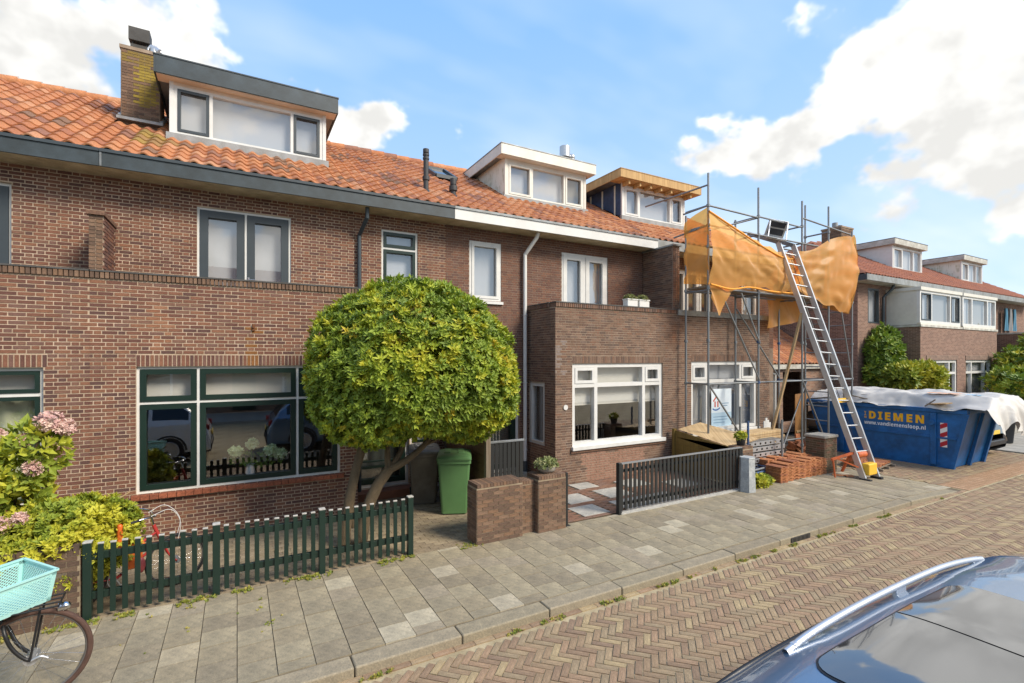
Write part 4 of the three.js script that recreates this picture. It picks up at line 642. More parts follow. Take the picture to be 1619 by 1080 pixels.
{ // the clipped round tree behind the picket fence
  const O = [1.42, 0, -7.15], t = thing('round_tree', 'clipped dome-shaped tree with two bare stems behind the picket fence', 'tree', O), L = (p) => [p[0] - O[0], p[1], p[2] - O[2]];
  part(t, 'trunk', [limb([[1.30, -.05, -7.18], [1.36, .5, -7.16], [1.45, 1.0, -7.14], [1.58, 1.5, -7.10], [1.75, 2.0, -7.1]].map(L), .085, .05), limb([[1.45, .25, -7.16], [1.43, .5, -7.2]].map(L), .05, .03, 6)], M.bark);
  const t2 = part(t, 'trunk', [limb([[1.50, -.05, -7.12], [1.60, .45, -7.1], [1.74, .80, -7.08], [1.92, 1.06, -7.05]].map(L), .095, .075)], M.bark);
  part(t2, 'branch', [limb([[1.90, 1.03, -7.05], [1.90, 1.35, -7.1], [1.93, 1.9, -7.2]].map(L), .05, .025)], M.bark); part(t2, 'branch', [limb([[1.90, 1.02, -7.05], [2.10, 1.28, -7.1], [2.25, 1.75, -7.2]].map(L), .05, .028)], M.bark); part(t2, 'branch', [limb([[1.90, 1.03, -7.05], [2.18, 1.18, -7.0], [2.45, 1.40, -6.98], [2.75, 1.8, -7.0]].map(L), .06, .025)], M.bark); part(t2, 'branch', [limb([[2.40, 1.36, -6.98], [2.72, 1.48, -6.95], [3.05, 1.7, -6.9]].map(L), .028, .014)], M.bark);
  const r = RNG(101), cx = 2.32 - O[0], cz = -7.05 - O[2];
  const blobs = [{ c: [cx, 2.42, cz], r: [1.52, 1.36, 1.28], flat: .66 }, { c: [cx - .62, 2.05, cz], r: [.86, .72, .95], flat: .9 }, { c: [cx + .72, 2.08, cz + .05], r: [.82, .86, .92], flat: .8 }];
  const colour = (p, r) => {
    const yel = fbm(p.x * 1.7 + 2, p.y * 1.7, p.z * 1.7 + 5, 3), gold = fbm(p.x * 2.4 + 9, p.y * 2.4 + 3, p.z * 2.4, 3), k = r();
    if (gold > .32 && k < .5) return [.60, .48, .035];
    if (yel + k * .45 > .30) return [[.44, .48, .03], [.38, .45, .03], [.52, .50, .03]][Math.floor(r() * 3)];
    return [[.23, .32, .03], [.27, .36, .032], [.18, .26, .03], [.31, .40, .034]][Math.floor(r() * 4)];
  };
  const pts = crown(blobs, 17500, r, colour, { lump: .10, freq: 2.6, inner: .6, floor: 1.32 }); const h = pts.length >> 1;
  const cr = foliage(t, 'crown', C1, pts.slice(0, h)); foliage(t, 'crown', C2, pts.slice(h));
}
const hedgeGreen = (p, r) => { const k = fbm(p.x * 2.1, p.y * 2.1, p.z * 2.1 + 7, 3) + r() * .5; return k > .42 ? [.60, .57, .05] : k > .16 ? [.46, .48, .04] : [.28, .35, .035]; };
{ // hedge and hydrangea in the left garden
  const h = thing('yellow_shrub', 'broad yellow-green shrub spilling over the low brick wall', 'shrub', [-1.6, 0, -7.0]), r = RNG(7);
  part(h, 'stem', [limb([[0, 0, 0], [.05, .35, 0], [.2, .7, .05]], .03, .012), limb([[-.3, 0, .1], [-.35, .4, .1], [-.5, .7, .15]], .03, .012)], M.bark);
  foliage(h, 'foliage', C3, crown([{ c: [-.02, .68, .12], r: [.62, .46, .48] }, { c: [-.62, .62, .20], r: [.6, .42, .42] }, { c: [-1.25, .62, .2], r: [.6, .45, .45] }, { c: [.33, .74, .0], r: [.28, .3, .3] }], 6800, r, hedgeGreen, { lump: .28, inner: .3, floor: .15 }));
  part(h, 'dry_twig', [bar([.30, .98, .1], [.55, 1.15, .12], .009, 6)], M.plank);
  const f = thing('hydrangea', 'tall hydrangea with pale pink flower heads before the left window', 'shrub', [-2.15, 0, -7.1]), r2 = RNG(17);
  part(f, 'stem', [limb([[0, 0, 0], [.05, .8, .02], [.2, 1.5, .05], [.38, 1.92, .1]], .03, .008), limb([[0, .4, 0], [-.2, 1.0, .05], [-.1, 1.7, .1]], .022, .007), limb([[.05, .7, 0], [.35, 1.2, .1], [.42, 1.5, .12]], .02, .007)], M.bark);
  foliage(f, 'foliage', C4, crown([{ c: [-.05, 1.25, .08], r: [.42, .55, .42] }, { c: [.22, 1.62, .08], r: [.28, .3, .28] }, { c: [.12, .72, .15], r: [.5, .5, .4] }, { c: [-.6, 1.0, .1], r: [.5, .7, .45] }], 1100, r2, hedgeGreen, { lump: .3, inner: .25, floor: .2 }));
  for (const [x, y, z, s] of [[.40, 1.98, .12, .11], [.52, 1.90, .10, .085], [.0, 1.86, .16, .07], [.22, 1.80, .2, .06], [.32, 1.52, .3, .06], [.12, 1.02, .52, .08], [.28, 1.06, .5, .05], [-.2, 1.6, .3, .07]]) foliage(f, 'flower_head', FL, crown([{ c: [x, y, z], r: [s, s * .85, s] }], 70, r2, (p, r) => [[.72, .50, .43], [.78, .60, .50], [.66, .42, .38]][Math.floor(r() * 3)], { lump: .1, inner: .5, size: [.7, 1.0] }), petalMat);
}
{ // climber and small trees by the far houses
  const r = RNG(23), far = (p, r) => { const k = fbm(p.x * .9, p.y * .9, p.z * .9, 3) + r() * .5; return k > .30 ? [.50, .47, .04] : k > .05 ? [.36, .40, .035] : [.20, .27, .03]; }, dark = (p, r) => [[.17, .27, .03], [.22, .33, .035], [.13, .21, .03], [.32, .40, .04]][Math.floor(r() * 4)];
  const big = clumpGeo(7, .22, .11, 1.2, 41);
  const c = thing('climbing_plant', 'dark green climber on the corner of the far brick house', 'climber', [20.6, -.06, -9.1]); part(c, 'stem', [limb([[0, 0, 0], [.1, 1.5, -.1], [.0, 3.0, -.1]], .06, .02)], M.bark);
  foliage(c, 'foliage', big, crown([{ c: [.2, 2.9, 0], r: [.75, .65, .4] }, { c: [-.15, 2.2, .1], r: [.55, .5, .4] }, { c: [.45, 3.4, -.1], r: [.5, .4, .3] }], 800, r, dark, { lump: .3, inner: .3 }));
  const a = thing('umbrella_tree', 'low umbrella-shaped yellow-green tree in front of the far corner house', 'tree', [20.75, -.06, -8.1]); part(a, 'trunk', [limb([[0, 0, 0], [0, .8, 0], [.1, 1.7, 0]], .07, .05), limb([[.05, 1.2, 0], [-.7, 1.8, .1]], .04, .02), limb([[.05, 1.2, 0], [.9, 1.8, -.1]], .04, .02)], M.bark);
  foliage(a, 'crown', big, crown([{ c: [-.75, 2.1, -.1], r: [.55, .34, .5] }, { c: [.1, 2.1, .1], r: [.65, .38, .55] }, { c: [.72, 1.8, .1], r: [.42, .36, .4] }], 800, r, far, { lump: .3, inner: .3 }));
  const b = thing('spreading_tree', 'spreading green garden tree beside the black wheelie bin', 'tree', [28.3, -.06, -7.2]); part(b, 'trunk', [limb([[0, 0, 0], [.1, .8, 0], [.3, 1.9, 0]], .09, .05)], M.bark);
  foliage(b, 'crown', big, crown([{ c: [-1.2, 1.75, 0], r: [1.3, .55, .9] }, { c: [.9, 2.3, -.1], r: [1.6, .8, 1.1] }, { c: [.5, 1.1, .2], r: [1.2, .5, .9] }, { c: [3.2, 2.6, 0], r: [1.6, 1.3, 1.2] }], 2600, r, (p, r) => (r() < .45 ? far(p, r) : dark(p, r)), { lump: .35, inner: .25 }));
  const m2 = thing('street_tree', 'tree across the street, mirrored in the window panes', 'tree', [4.5, 0, 8.4], 0, 'trees across the street'); part(m2, 'trunk', [limb([[0, 0, 0], [0, 1.4, 0], [.1, 2.5, 0]], .12, .07)], M.bark); foliage(m2, 'crown', big, crown([{ c: [0, 3.4, 0], r: [1.6, 1.5, 1.5] }], 1300, r, dark, { lump: .3, inner: .3 }));
  const hd = thing('hedge', 'clipped hedge across the street, mirrored in the white framed window', 'hedge', [8.5, 0, 7.9]); part(hd, 'stem', [limb([[0, 0, 0], [0, .5, 0]], .04, .03, 4)], M.bark); foliage(hd, 'foliage', big, crown([0, 1, 2, 3].map((i) => ({ c: [-2.4 + i * 1.5, .75, 0], r: [1.0, .8, .6] })), 1500, r, dark, { lump: .2, inner: .3 }));
}
{ // weeds in the joints
  const r = RNG(31), pts = [], add = (x, y, z, s) => pts.push({ p: V(x, y, z), n: V((r() - .5) * 1.2, 1, (r() - .5) * 1.2), s, t: r() * 6, c: [[.34, .34, .05], [.26, .30, .04], [.44, .38, .08], [.20, .25, .04]][Math.floor(r() * 4)] });
  for (let i = 0; i < 900; i++) { const x = -1 + r() * 13, d = fbm(x * 1.6, 3, 1, 3); if (d < .05) continue; add(x, -.085, -4.29 + r() * .05, .25 + r() * .35); }
  for (let i = 0; i < 420; i++) { const x = -2.2 + r() * 4.3, d = fbm(x * 1.9, 7, 1, 3); if (d < .0) continue; add(x, .0, -6.40 + r() * .16 * r(), .3 + r() * .4); }
  for (let i = 0; i < 150; i++) { const x = -1.4 + r() * 2.2, z = -6.3 + r() * 1.0; if (fbm(x * 3, z * 3, 4, 3) < .16) continue; add(x, .0, z, .2 + r() * .3); }
  for (let i = 0; i < 60; i++) add(2.7 + r() * .35, 0, -6.35 + (r() - .5) * .2, .2 + r() * .3);
  const w = foliage(scene, 'weeds', C2, pts); tag(w, 'small yellow-green weeds growing in the kerb and fence joints', 'weeds', null, 'stuff');
  const tuft = thing('weed_tuft', 'leafy weed tuft at the foot of the grey post', 'plant', [9.35, 0, -6.34]); foliage(tuft, 'foliage', C3, crown([{ c: [0, .10, 0], r: [.20, .15, .14] }, { c: [.3, .08, -.08], r: [.18, .11, .12] }], 230, r, hedgeGreen, { lump: .3, inner: .1, floor: 0 }));
}
const flat = (g) => { const n = g.toNonIndexed(); n.computeVertexNormals(); return n; };
M.greyrail = std([.20, .20, .195], .6); M.screenwood = std([.26, .155, .085], .85, { map: T.wood }); M.darkpot = std([.05, .048, .05], .8, { map: T.dirt }); M.palegrey = std([.50, .52, .53], .85, { map: T.stone }); M.turq = std([.36, .64, .60], .45, { side: THREE.DoubleSide }); M.green2 = std([.12, .20, .04], .8);
// ---------------------------------------------------------------- fences, walls, garden things
M.picketTop = std([.62, .60, .55], .8, { map: T.grain }); M.fenceBlack = std([.020, .021, .020], .5, { map: T.paint });
{ // green picket fence
  const f = thing('picket_fence', 'dark green picket fence with pale worn tops before the brick house', 'fence', [.34, 0, -6.45]), r = RNG(3), n = 34, x0 = -1.32, x1 = 2.03;
  const pg = rbox(-.024, .024, .05, .755, -.011, .011, .004), cap = rbox(-.026, .026, .755, .772, -.013, .013, .004);
  for (let i = 0; i < n; i++) { if (i % 11 === 0 || i === n - 1) continue; const x = lerp(x0, x1, i / (n - 1)) - .34, p = part(f, 'picket', pg, M.green); p.position.set(x, (r() - .5) * .012, .034); p.rotation.z = (r() - .5) * .02; part(p, 'worn_top', cap, M.picketTop); }
  for (const i of [0, 11, 22, 33]) { const x = lerp(x0, x1, i / (n - 1)) - .34; const p = part(f, 'post', rbox(-.036, .036, -.05, .78, -.03, .05, .006), M.green); p.position.x = x; part(p, 'worn_top', rbox(-.038, .038, .78, .795, -.032, .052, .005), M.picketTop); }
  for (const y of [.20, .60]) part(f, 'rail', rbox(x0 - .34, x1 - .34, y, y + .075, -.028, .02, .004), M.green);
  for (let i = 0; i < 4; i++) part(f, 'return_board', rbox(-1.40 - .34 + .0, -1.375 - .34, .08, .74, -.12 - i * .11, -.03 - i * .11, .004), M.green);
}
function brickPier(t, P, x0, x1, y1, z0, z1, pal, seed, cap = .05, capMat = M.copingBrick) {   // bricks round a core, in the thing's own frame
  const c = part(t, 'core', [box(x0 - .005, x1 + .005, -.06, y1, z0 - .005, z1 + .005)], M.mortarPier), r = RNG(seed), m = new THREE.Matrix4(), q = new THREE.Quaternion();
  for (const [a0, a1, ry, px, pz] of [[x0, x1, 0, 0, z1], [z0, z1, -Math.PI / 2, x0, 0], [-z1, -z0, Math.PI / 2, x1, 0]]) {
    q.setFromAxisAngle(V(0, 1, 0), ry);
    for (let k = 0; (k + 1) * CH < y1 + .01; k++) for (let x = a0 - (k % 2) * BS * .5; x < a1; x += BS) { const u = Math.max(a0, x), v = Math.min(a1, x + BS - .008); if (v - u < .02) continue; const p = V((u + v) / 2, 0, 0).applyQuaternion(q).add(V(px, (k + .5) * CH, pz)); m.compose(p, q, V(v - u, CH - .008, .022)); P.add(c, m.clone(), pal[Math.floor(r() * pal.length)]); }
  }
  const n = Math.max(2, Math.round((x1 - x0) / CH)), s = (x1 - x0) / n; for (let i = 0; i < n; i++) { m.compose(V(x0 + (i + .5) * s, y1 + cap / 2, (z0 + z1) / 2), new THREE.Quaternion(), V(s - .006, cap, z1 - z0 + .02)); P.add(c, m.clone(), pal[Math.floor(r() * pal.length)]); }
  return c;
}
M.mortarPier = std([.42, .33, .225], .95, { map: T.dirt });
{
  const g = thing('garden_wall', 'low stepped brick garden wall with a planter on its end pier', 'wall', [3.7, 0, -6.45]), P = new Pieces(g, 'brick', 'bricks');
  brickPier(g, P, -.74, .0, .80, -.17, .14, PAL.pier, 5); brickPier(g, P, .012, .262, .74, -.165, .06, PAL.pier, 6); brickPier(g, P, .275, .77, .80, -.17, .16, PAL.pier.map((c) => c.map((v) => v * .95)), 7, .055); P.done();
  const post = thing('gate_post', 'thin black steel gate post beside the stepped brick wall', 'post', [4.54, 0, -6.36]); part(post, 'post', rbox(-.02, .02, 0, .84, -.02, .02, .004), M.fenceBlack); part(post, 'base_plate', rbox(-.05, .05, 0, .012, -.05, .05, .003), M.fenceBlack);
  const b = thing('flower_bowl', 'grey stone bowl of pale green succulents on the brick pier', 'planter', [4.24, .857, -6.47]); part(b, 'bowl', new THREE.LatheGeometry([[0, 0], [.10, 0], [.14, .05], [.16, .11], [.145, .11], [.13, .08], [0, .08]].map((p) => new THREE.Vector2(...p)), 24), M.concrete); foliage(b, 'foliage', C2, crown([{ c: [0, .12, 0], r: [.18, .10, .16] }], 320, RNG(5), (p, r) => [[.30, .33, .12], [.24, .29, .10], [.38, .38, .18]][Math.floor(r() * 3)], { lump: .25, inner: .2, size: [.5, .8], floor: .09 }));
  const l = thing('garden_wall', 'low mossy brick wall at the shrub beside the crate bicycle', 'wall', [-2.6, 0, -6.42]), Q = new Pieces(l, 'brick', 'bricks'); brickPier(l, Q, -2.4, 1.22, .72, -.14, .0, [[.17, .105, .068], [.14, .088, .06], [.20, .13, .082], [.12, .08, .058], [.20, .16, .11]], 8, .06); Q.done();
}
{ // black slatted fence of the neighbour
  const f = thing('slat_fence', 'black vertical slat fence along the white gravel strip', 'fence', [7.25, 0, -6.40]), n = 32, x0 = -1.60, x1 = 1.60;
  const sg = rbox(-.030, .030, .07, .84, -.009, .009, .003); for (let i = 0; i < n; i++) part(f, 'slat', sg, M.fenceBlack).position.set(lerp(x0 + .05, x1 - .03, i / (n - 1)), 0, .02);
  part(f, 'rail', rbox(x0, x1, .14, .19, -.022, .009, .003), M.fenceBlack); part(f, 'rail', rbox(x0, x1, .70, .75, -.022, .009, .003), M.fenceBlack); part(f, 'top_rail', rbox(x0 - .01, x1, .842, .862, -.02, .045, .003), M.greyrail); part(f, 'post', rbox(x0 - .03, x0 + .035, -.05, .87, -.03, .05, .005), M.fenceBlack); part(f, 'post', rbox(x1 - .02, x1 + .03, -.05, .85, -.04, .04, .005), M.fenceBlack);
  const g = thing('side_gate', 'black slatted gate with grey top bar between wooden screen and bay', 'gate', [4.05, 0, -7.62]); const gg = rbox(-.035, .035, .04, 1.16, -.009, .009, .003); for (let i = 0; i < 9; i++) part(g, 'slat', gg, M.fenceBlack).position.set(-.27 + i * .083, 0, .01); part(g, 'top_bar', rbox(-.31, .45, 1.165, 1.20, -.03, .03, .004), M.zinc); part(g, 'rail', rbox(-.31, .45, .25, .31, -.03, -.0, .003), M.fenceBlack);
  const w = thing('wooden_screen', 'brown wooden plank screen between the two front doors', 'screen', [3.75, 0, -8.5]); for (let i = 0; i < 12; i++) part(w, 'plank', rbox(-.012, .012, .06 + i * .148, .202 + i * .148, -.95, .88, .003), M.screenwood); part(w, 'post', rbox(-.045, .045, 0, 1.86, .88, .97, .006), M.greywood); part(w, 'post', rbox(-.045, .045, 0, 1.86, -.99, -.95, .006), M.greywood);
}
{ // pier, pot, hexagonal post
  const g = thing('brick_pier', 'brown brick gate pier carrying a small plant pot', 'pier', [9.04, 0, -6.52]), P = new Pieces(g, 'brick', 'bricks'); brickPier(g, P, -.2, .2, .80, -.14, .12, PAL.pier, 15); P.done();
  const p = thing('plant_pot', 'small dark grey plant pot with yellow-green leaves on the pier', 'pot', [9.06, .855, -6.54]); part(p, 'pot', new THREE.LatheGeometry([[0, 0], [.075, 0], [.10, .15], [.108, .15], [.108, .17], [.09, .17], [.085, .13], [0, .13]].map((q) => new THREE.Vector2(...q)), 20), M.darkpot); foliage(p, 'foliage', C2, crown([{ c: [0, .19, 0], r: [.11, .07, .1] }], 60, RNG(4), hedgeGreen, { size: [.6, 1], floor: .15 }));
  const h = thing('hexagonal_post', 'pale grey hexagonal concrete post in front of the brick pier', 'post', [8.86, 0, -6.26]); part(h, 'shaft', uvm(flat(new THREE.CylinderGeometry(.145, .165, .66, 6)).translate(0, .33, 0)), M.palegrey); part(h, 'cap', uvm(flat(new THREE.CylinderGeometry(.15, .155, .025, 6)).translate(0, .672, 0)), M.palegrey); h.rotation.y = .35;
  const s = thing('brick_pier', 'mossy square pier with concrete cap behind the ladder foot', 'pier', [12.15, -.05, -6.62]), Q = new Pieces(s, 'brick', 'bricks'); brickPier(s, Q, -.26, .26, .78, -.22, .2, [[.15, .105, .06], [.12, .09, .05], [.17, .12, .08], [.20, .10, .06]], 25, .04); Q.done(); part(s, 'cap_slab', rbox(-.29, .29, .825, .885, -.25, .23, .012), M.concrete);
}
// ---- wheelie bins
function bin(name, label, at, ry, body, lid, group, s = 1) {
  const t = thing(name, label, 'wheelie bin', at, ry, group); t.scale.setScalar(s);
  const ring = (w, d, y, r = .045) => { const p = []; for (const [cx, cz, a0] of [[w / 2 - r, d / 2 - r, 0], [-w / 2 + r, d / 2 - r, 1], [-w / 2 + r, -d / 2 + r, 2], [w / 2 - r, -d / 2 + r, 3]]) for (let i = 0; i <= 4; i++) { const a = (a0 + i / 4) * Math.PI / 2; p.push([cx + r * Math.cos(a), y, cz + r * Math.sin(a)]); } return p; };
  const loft = (rs) => { const n = rs[0].length, p = [], ix = []; rs.forEach((q) => q.forEach((v) => p.push(...v))); for (let k = 0; k < rs.length - 1; k++) for (let i = 0; i < n; i++) { const a = k * n + i, b = k * n + (i + 1) % n; ix.push(a, a + n, b, b, a + n, b + n); } for (const [k, f] of [[0, 1], [rs.length - 1, 0]]) for (let i = 1; i < n - 1; i++) f ? ix.push(k * n, k * n + i, k * n + i + 1) : ix.push(k * n, k * n + i + 1, k * n + i); const g = new THREE.BufferGeometry(); g.setAttribute('position', new THREE.Float32BufferAttribute(p, 3)); g.setIndex(ix); return uvm(toCreasedNormals(g, .6)); };
  const sh = (q, dz) => q.map(([x, y, z]) => [x, y, z + dz]);
  part(t, 'body', loft([sh(ring(.43, .46, .02), .03), sh(ring(.44, .48, .10), .025), sh(ring(.53, .64, .80), .0), sh(ring(.535, .65, .86), .0), sh(ring(.57, .69, .87), 0), sh(ring(.57, .69, .93), 0)]), body);
  part(t, 'lid', loft([sh(ring(.585, .715, .935), .005), sh(ring(.585, .715, .965), .005), sh(ring(.54, .66, 1.0, .06), .0), sh(ring(.40, .50, 1.025, .06), -.01)]), lid);
  part(t, 'lid_rib', [rbox(-.17, -.06, 1.015, 1.04, -.2, .18, .012), rbox(.06, .17, 1.015, 1.04, -.2, .18, .012)], lid);
  part(t, 'handle', [tube([[-.24, .93, -.36], [-.24, .95, -.42], [0, .955, -.43], [.24, .95, -.42], [.24, .93, -.36]], .016, 20, 8)], body);
  for (const s2 of [-1, 1]) { const w = part(t, 'wheel', [new THREE.CylinderGeometry(.10, .10, .05, 20).rotateZ(Math.PI / 2)], M.rubber); w.position.set(s2 * .23, .10, -.27); part(w, 'hub', [new THREE.CylinderGeometry(.05, .05, .056, 14).rotateZ(Math.PI / 2)], body); }
  part(t, 'axle', [bar([-.22, .10, -.27], [.22, .10, -.27], .012)], M.steel); part(t, 'front_ridge', [rbox(-.2, .2, .56, .60, .26, .292, .01)], body);
  return t;
}
M.binGreen = std([.11, .235, .085], .5, { map: T.paint }); M.binGrey = std([.16, .14, .11], .55, { map: T.dirt }); M.binGreyLid = std([.14, .145, .145], .5, { map: T.dirt }); M.binBlack = std([.022, .024, .026], .5, { map: T.paint }); M.mint = std([.30, .52, .50], .5);
bin('wheelie_bin', 'green wheelie bin in the entrance between tree and brick wall', [3.30, .004, -7.95], -.42, M.binGreen, M.binGreen, 'wheelie bins at the entrance');
bin('wheelie_bin', 'weathered grey-brown wheelie bin behind the green one', [3.02, .004, -8.75], -.3, M.binGrey, M.binGreyLid, 'wheelie bins at the entrance');
{ const b = bin('wheelie_bin', 'black wheelie bin with white sticker beyond the skip', [21.4, -.06, -6.15], -.9, M.binBlack, M.binBlack, null, 1.1); part(b, 'sticker', [box(-.06, .06, .70, .78, .312, .316)], M.white).rotation.x = .0; bin('wheelie_bin', 'second black wheelie bin behind the stickered one', [22.3, -.06, -6.6], -.5, M.binBlack, M.binGreyLid, null, 1.15); }
// ---- bicycles
function wheel(parent, x, y, R, tyre, dyn) {
  const w = part(parent, 'wheel', new THREE.TorusGeometry(R - .02, .011, 8, 48), M.rimGrey); w.position.set(x, y, 0);
  part(w, 'tyre', new THREE.TorusGeometry(R, .021, 10, 56), tyre); const sp = []; for (let i = 0; i < 28; i++) { const a = i / 28 * 6.283, b = a + (i % 2 ? .55 : -.55); sp.push(bar([Math.cos(b) * .03, Math.sin(b) * .03, i % 4 < 2 ? .03 : -.03], [Math.cos(a) * (R - .03), Math.sin(a) * (R - .03), 0], .0013, 4)); }
  part(w, 'spokes', sp, M.chrome); part(w, 'hub', [bar([0, 0, -.055], [0, 0, .055], dyn ? .042 : .022, 14), bar([0, 0, -.075], [0, 0, .075], .008, 8)], M.alu); return w;
}
function bicycle(label, at, ry, frameMat, tyre, opt = {}) {      // local x forward, rear hub at x = -1.1
  const t = thing('bicycle', label, 'bicycle', at, ry), R = .34, y = R + .021;
  wheel(t, 0, y, R, tyre, true); wheel(t, -1.10, y, R, tyre, false);
  const hd = [-.26, .90, 0], hb = [-.17, .66, 0], bb = [-.66, .30, 0], st = [-.82, .82, 0];
  part(t, 'frame', [bar(hd, hb, .022, 12), bar(hb, bb, .018, 12), bar([-.22, .80, 0], [-.74, .48, 0], .016, 12), bar(bb, st, .017, 12), bar(bb, [-1.1, y, .05], .010), bar(bb, [-1.1, y, -.05], .010), bar([-.77, .66, .0], [-1.1, y, .055], .009), bar([-.77, .66, 0], [-1.1, y, -.055], .009)], frameMat);
  part(t, 'fork', [tube([[hb[0] + .01, .66, 0], [-.14, .60, .05], [-.10, .48, .055], [-.03, .38, .055], [0, y, .055]], .013, 14, 8), tube([[hb[0] + .01, .66, 0], [-.14, .60, -.05], [-.10, .48, -.055], [-.03, .38, -.055], [0, y, -.055]], .013, 14, 8)], frameMat);
  part(t, 'handlebar', [bar(hd, [-.29, 1.04, 0], .014), tube([[-.55, 1.06, .30], [-.40, 1.08, .29], [-.27, 1.06, .18], [-.27, 1.045, 0], [-.27, 1.06, -.18], [-.40, 1.08, -.29], [-.55, 1.06, -.30]], .011, 30, 8)], M.chrome);
  for (const s of [-1, 1]) part(t, 'grip', [bar([-.55, 1.06, s * .30], [-.44, 1.075, s * .295], .016)], M.rubber);
  part(t, 'saddle', [new THREE.SphereGeometry(.13, 18, 12).scale(1, .32, .85).translate(-.88, .95, 0), new THREE.SphereGeometry(.055, 14, 10).scale(2.2, .6, .8).translate(-.72, .955, 0), bar(st, [-.86, .93, 0], .013)], opt.saddle ?? M.rubber);
  part(t, 'crank', [bar([-.66, .30, .07], [-.58, .15, .07], .009), bar([-.66, .30, -.07], [-.74, .45, -.07], .009), bar([-.66, .30, -.075], [-.66, .30, .075], .014), new THREE.TorusGeometry(.09, .006, 6, 28).translate(-.66, .30, .05)], M.alu); part(t, 'pedal', [rbox(-.63, -.53, .14, .165, .08, .16, .006)], M.rubber); part(t, 'pedal', [rbox(-.79, -.69, .44, .465, -.16, -.08, .006)], M.rubber);
  part(t, 'rear_rack', [bar([-.78, .73, .07], [-1.35, .73, .07], .007), bar([-.78, .73, -.07], [-1.35, .73, -.07], .007), bar([-1.3, .73, .07], [-1.1, y, .07], .006), bar([-1.3, .73, -.07], [-1.1, y, -.07], .006), bar([-1.35, .73, -.07], [-1.35, .73, .07], .006)], M.rubber);
  if (opt.rack) { part(t, 'front_rack', [...[-.12, -.04, .04, .12].map((z) => bar([-.20, .755, z], [.17, .755, z], .007)), ...[-.20, 0, .17].map((x) => bar([x, .755, -.13], [x, .755, .13], .007)), bar([.06, .755, .075], [.0, y, .075], .008), bar([.06, .755, -.075], [0, y, -.075], .008)], M.black); part(t, 'headlight', [new THREE.SphereGeometry(.035, 14, 10).translate(.19, .70, 0), bar([.15, .70, 0], [.19, .70, 0], .034, 14)], M.chrome); part(t, 'brake_arm', [tube([[0, y, .07], [.06, y + .02, .075], [.10, y - .005, .072]], .011, 10, 8)], M.alu); }
  return t;
}
M.rimGrey = std([.16, .15, .14], .4, { metalness: .5 }); M.tyreBrown = std([.115, .06, .042], .85, { map: T.grain }); M.red = std([.38, .035, .03], .4); M.orange = std([.62, .13, .02], .45); M.pinkred = std([.45, .09, .09], .5);
bicycle('black bicycle with brown tyres and a front rack under the turquoise crate', [-1.37, 0, -5.08], .08, M.black, M.tyreBrown, { rack: true });
{ // turquoise lattice crate on the front rack
  const c = thing('plastic_crate', 'turquoise lattice plastic crate on the front rack of the bicycle', 'crate', [-1.60, .762, -5.07]); c.rotation.set(.06, .72, .04, 'YXZ');
  const w = .27, d = .19, h = .235, tq = M.turq, fl = 1.13;
  part(c, 'base', [box(-w, w, 0, .012, -d, d), ...[-2, -1, 0, 1, 2].map((i) => box(i * .1 - .006, i * .1 + .006, .012, .018, -d, d))], tq);
  const side = (a, b) => { const L = a.distanceTo(b), up = V(0, h, 0), g = [], dir = b.clone().sub(a).normalize(), out = V(dir.z, 0, -dir.x), at = (s, v) => a.clone().addScaledVector(dir, s * L + (s - .5) * (fl - 1) * v * L).add(V(0, v * h, 0)).addScaledVector(out, v * (fl - 1) * (L > .45 ? d : w)); const n = Math.round(L / .026), B = (p, q) => g.push(beam(p.toArray(), q.toArray(), .0055, .0055));
    for (let i = -8; i < n + 1; i++) { for (const s of [1, -1]) { const s0 = (s > 0 ? i : i + 8) / n, s1 = (s > 0 ? i + 8 : i) / n; let v0 = .12, v1 = .86, a0 = s0, a1 = s1; const cl = (t) => { const k = (t - a0) / (a1 - a0); return v0 + (v1 - v0) * k; }; let p0 = a0, q0 = v0, p1 = a1, q1 = v1; if (p0 < .04) { q0 = cl(.04); p0 = .04; } if (p0 > .96) { q0 = cl(.96); p0 = .96; } if (p1 < .04) { q1 = cl(.04); p1 = .04; } if (p1 > .96) { q1 = cl(.96); p1 = .96; } if (q1 - q0 < .03 || q0 < .1 || q1 > .88) continue; B(at(p0, q0), at(p1, q1)); } }
    g.push(sheet(1, 1, (u, v) => at(u, v * .13).toArray()), sheet(1, 1, (u, v) => at(u, .85 + v * .15).toArray()), sheet(1, 1, (u, v) => at(u * .05, v).toArray()), sheet(1, 1, (u, v) => at(.95 + u * .05, v).toArray())); g.push(beam(at(-.01, 1).toArray(), at(1.01, 1).toArray(), .02, .014)); return g; };
  const k = [V(-w, 0, d), V(w, 0, d), V(w, 0, -d), V(-w, 0, -d)]; for (let i = 0; i < 4; i++) part(c, 'lattice_side', side(k[(i + 1) % 4], k[i]).map((g) => uvm(g)), tq);
}
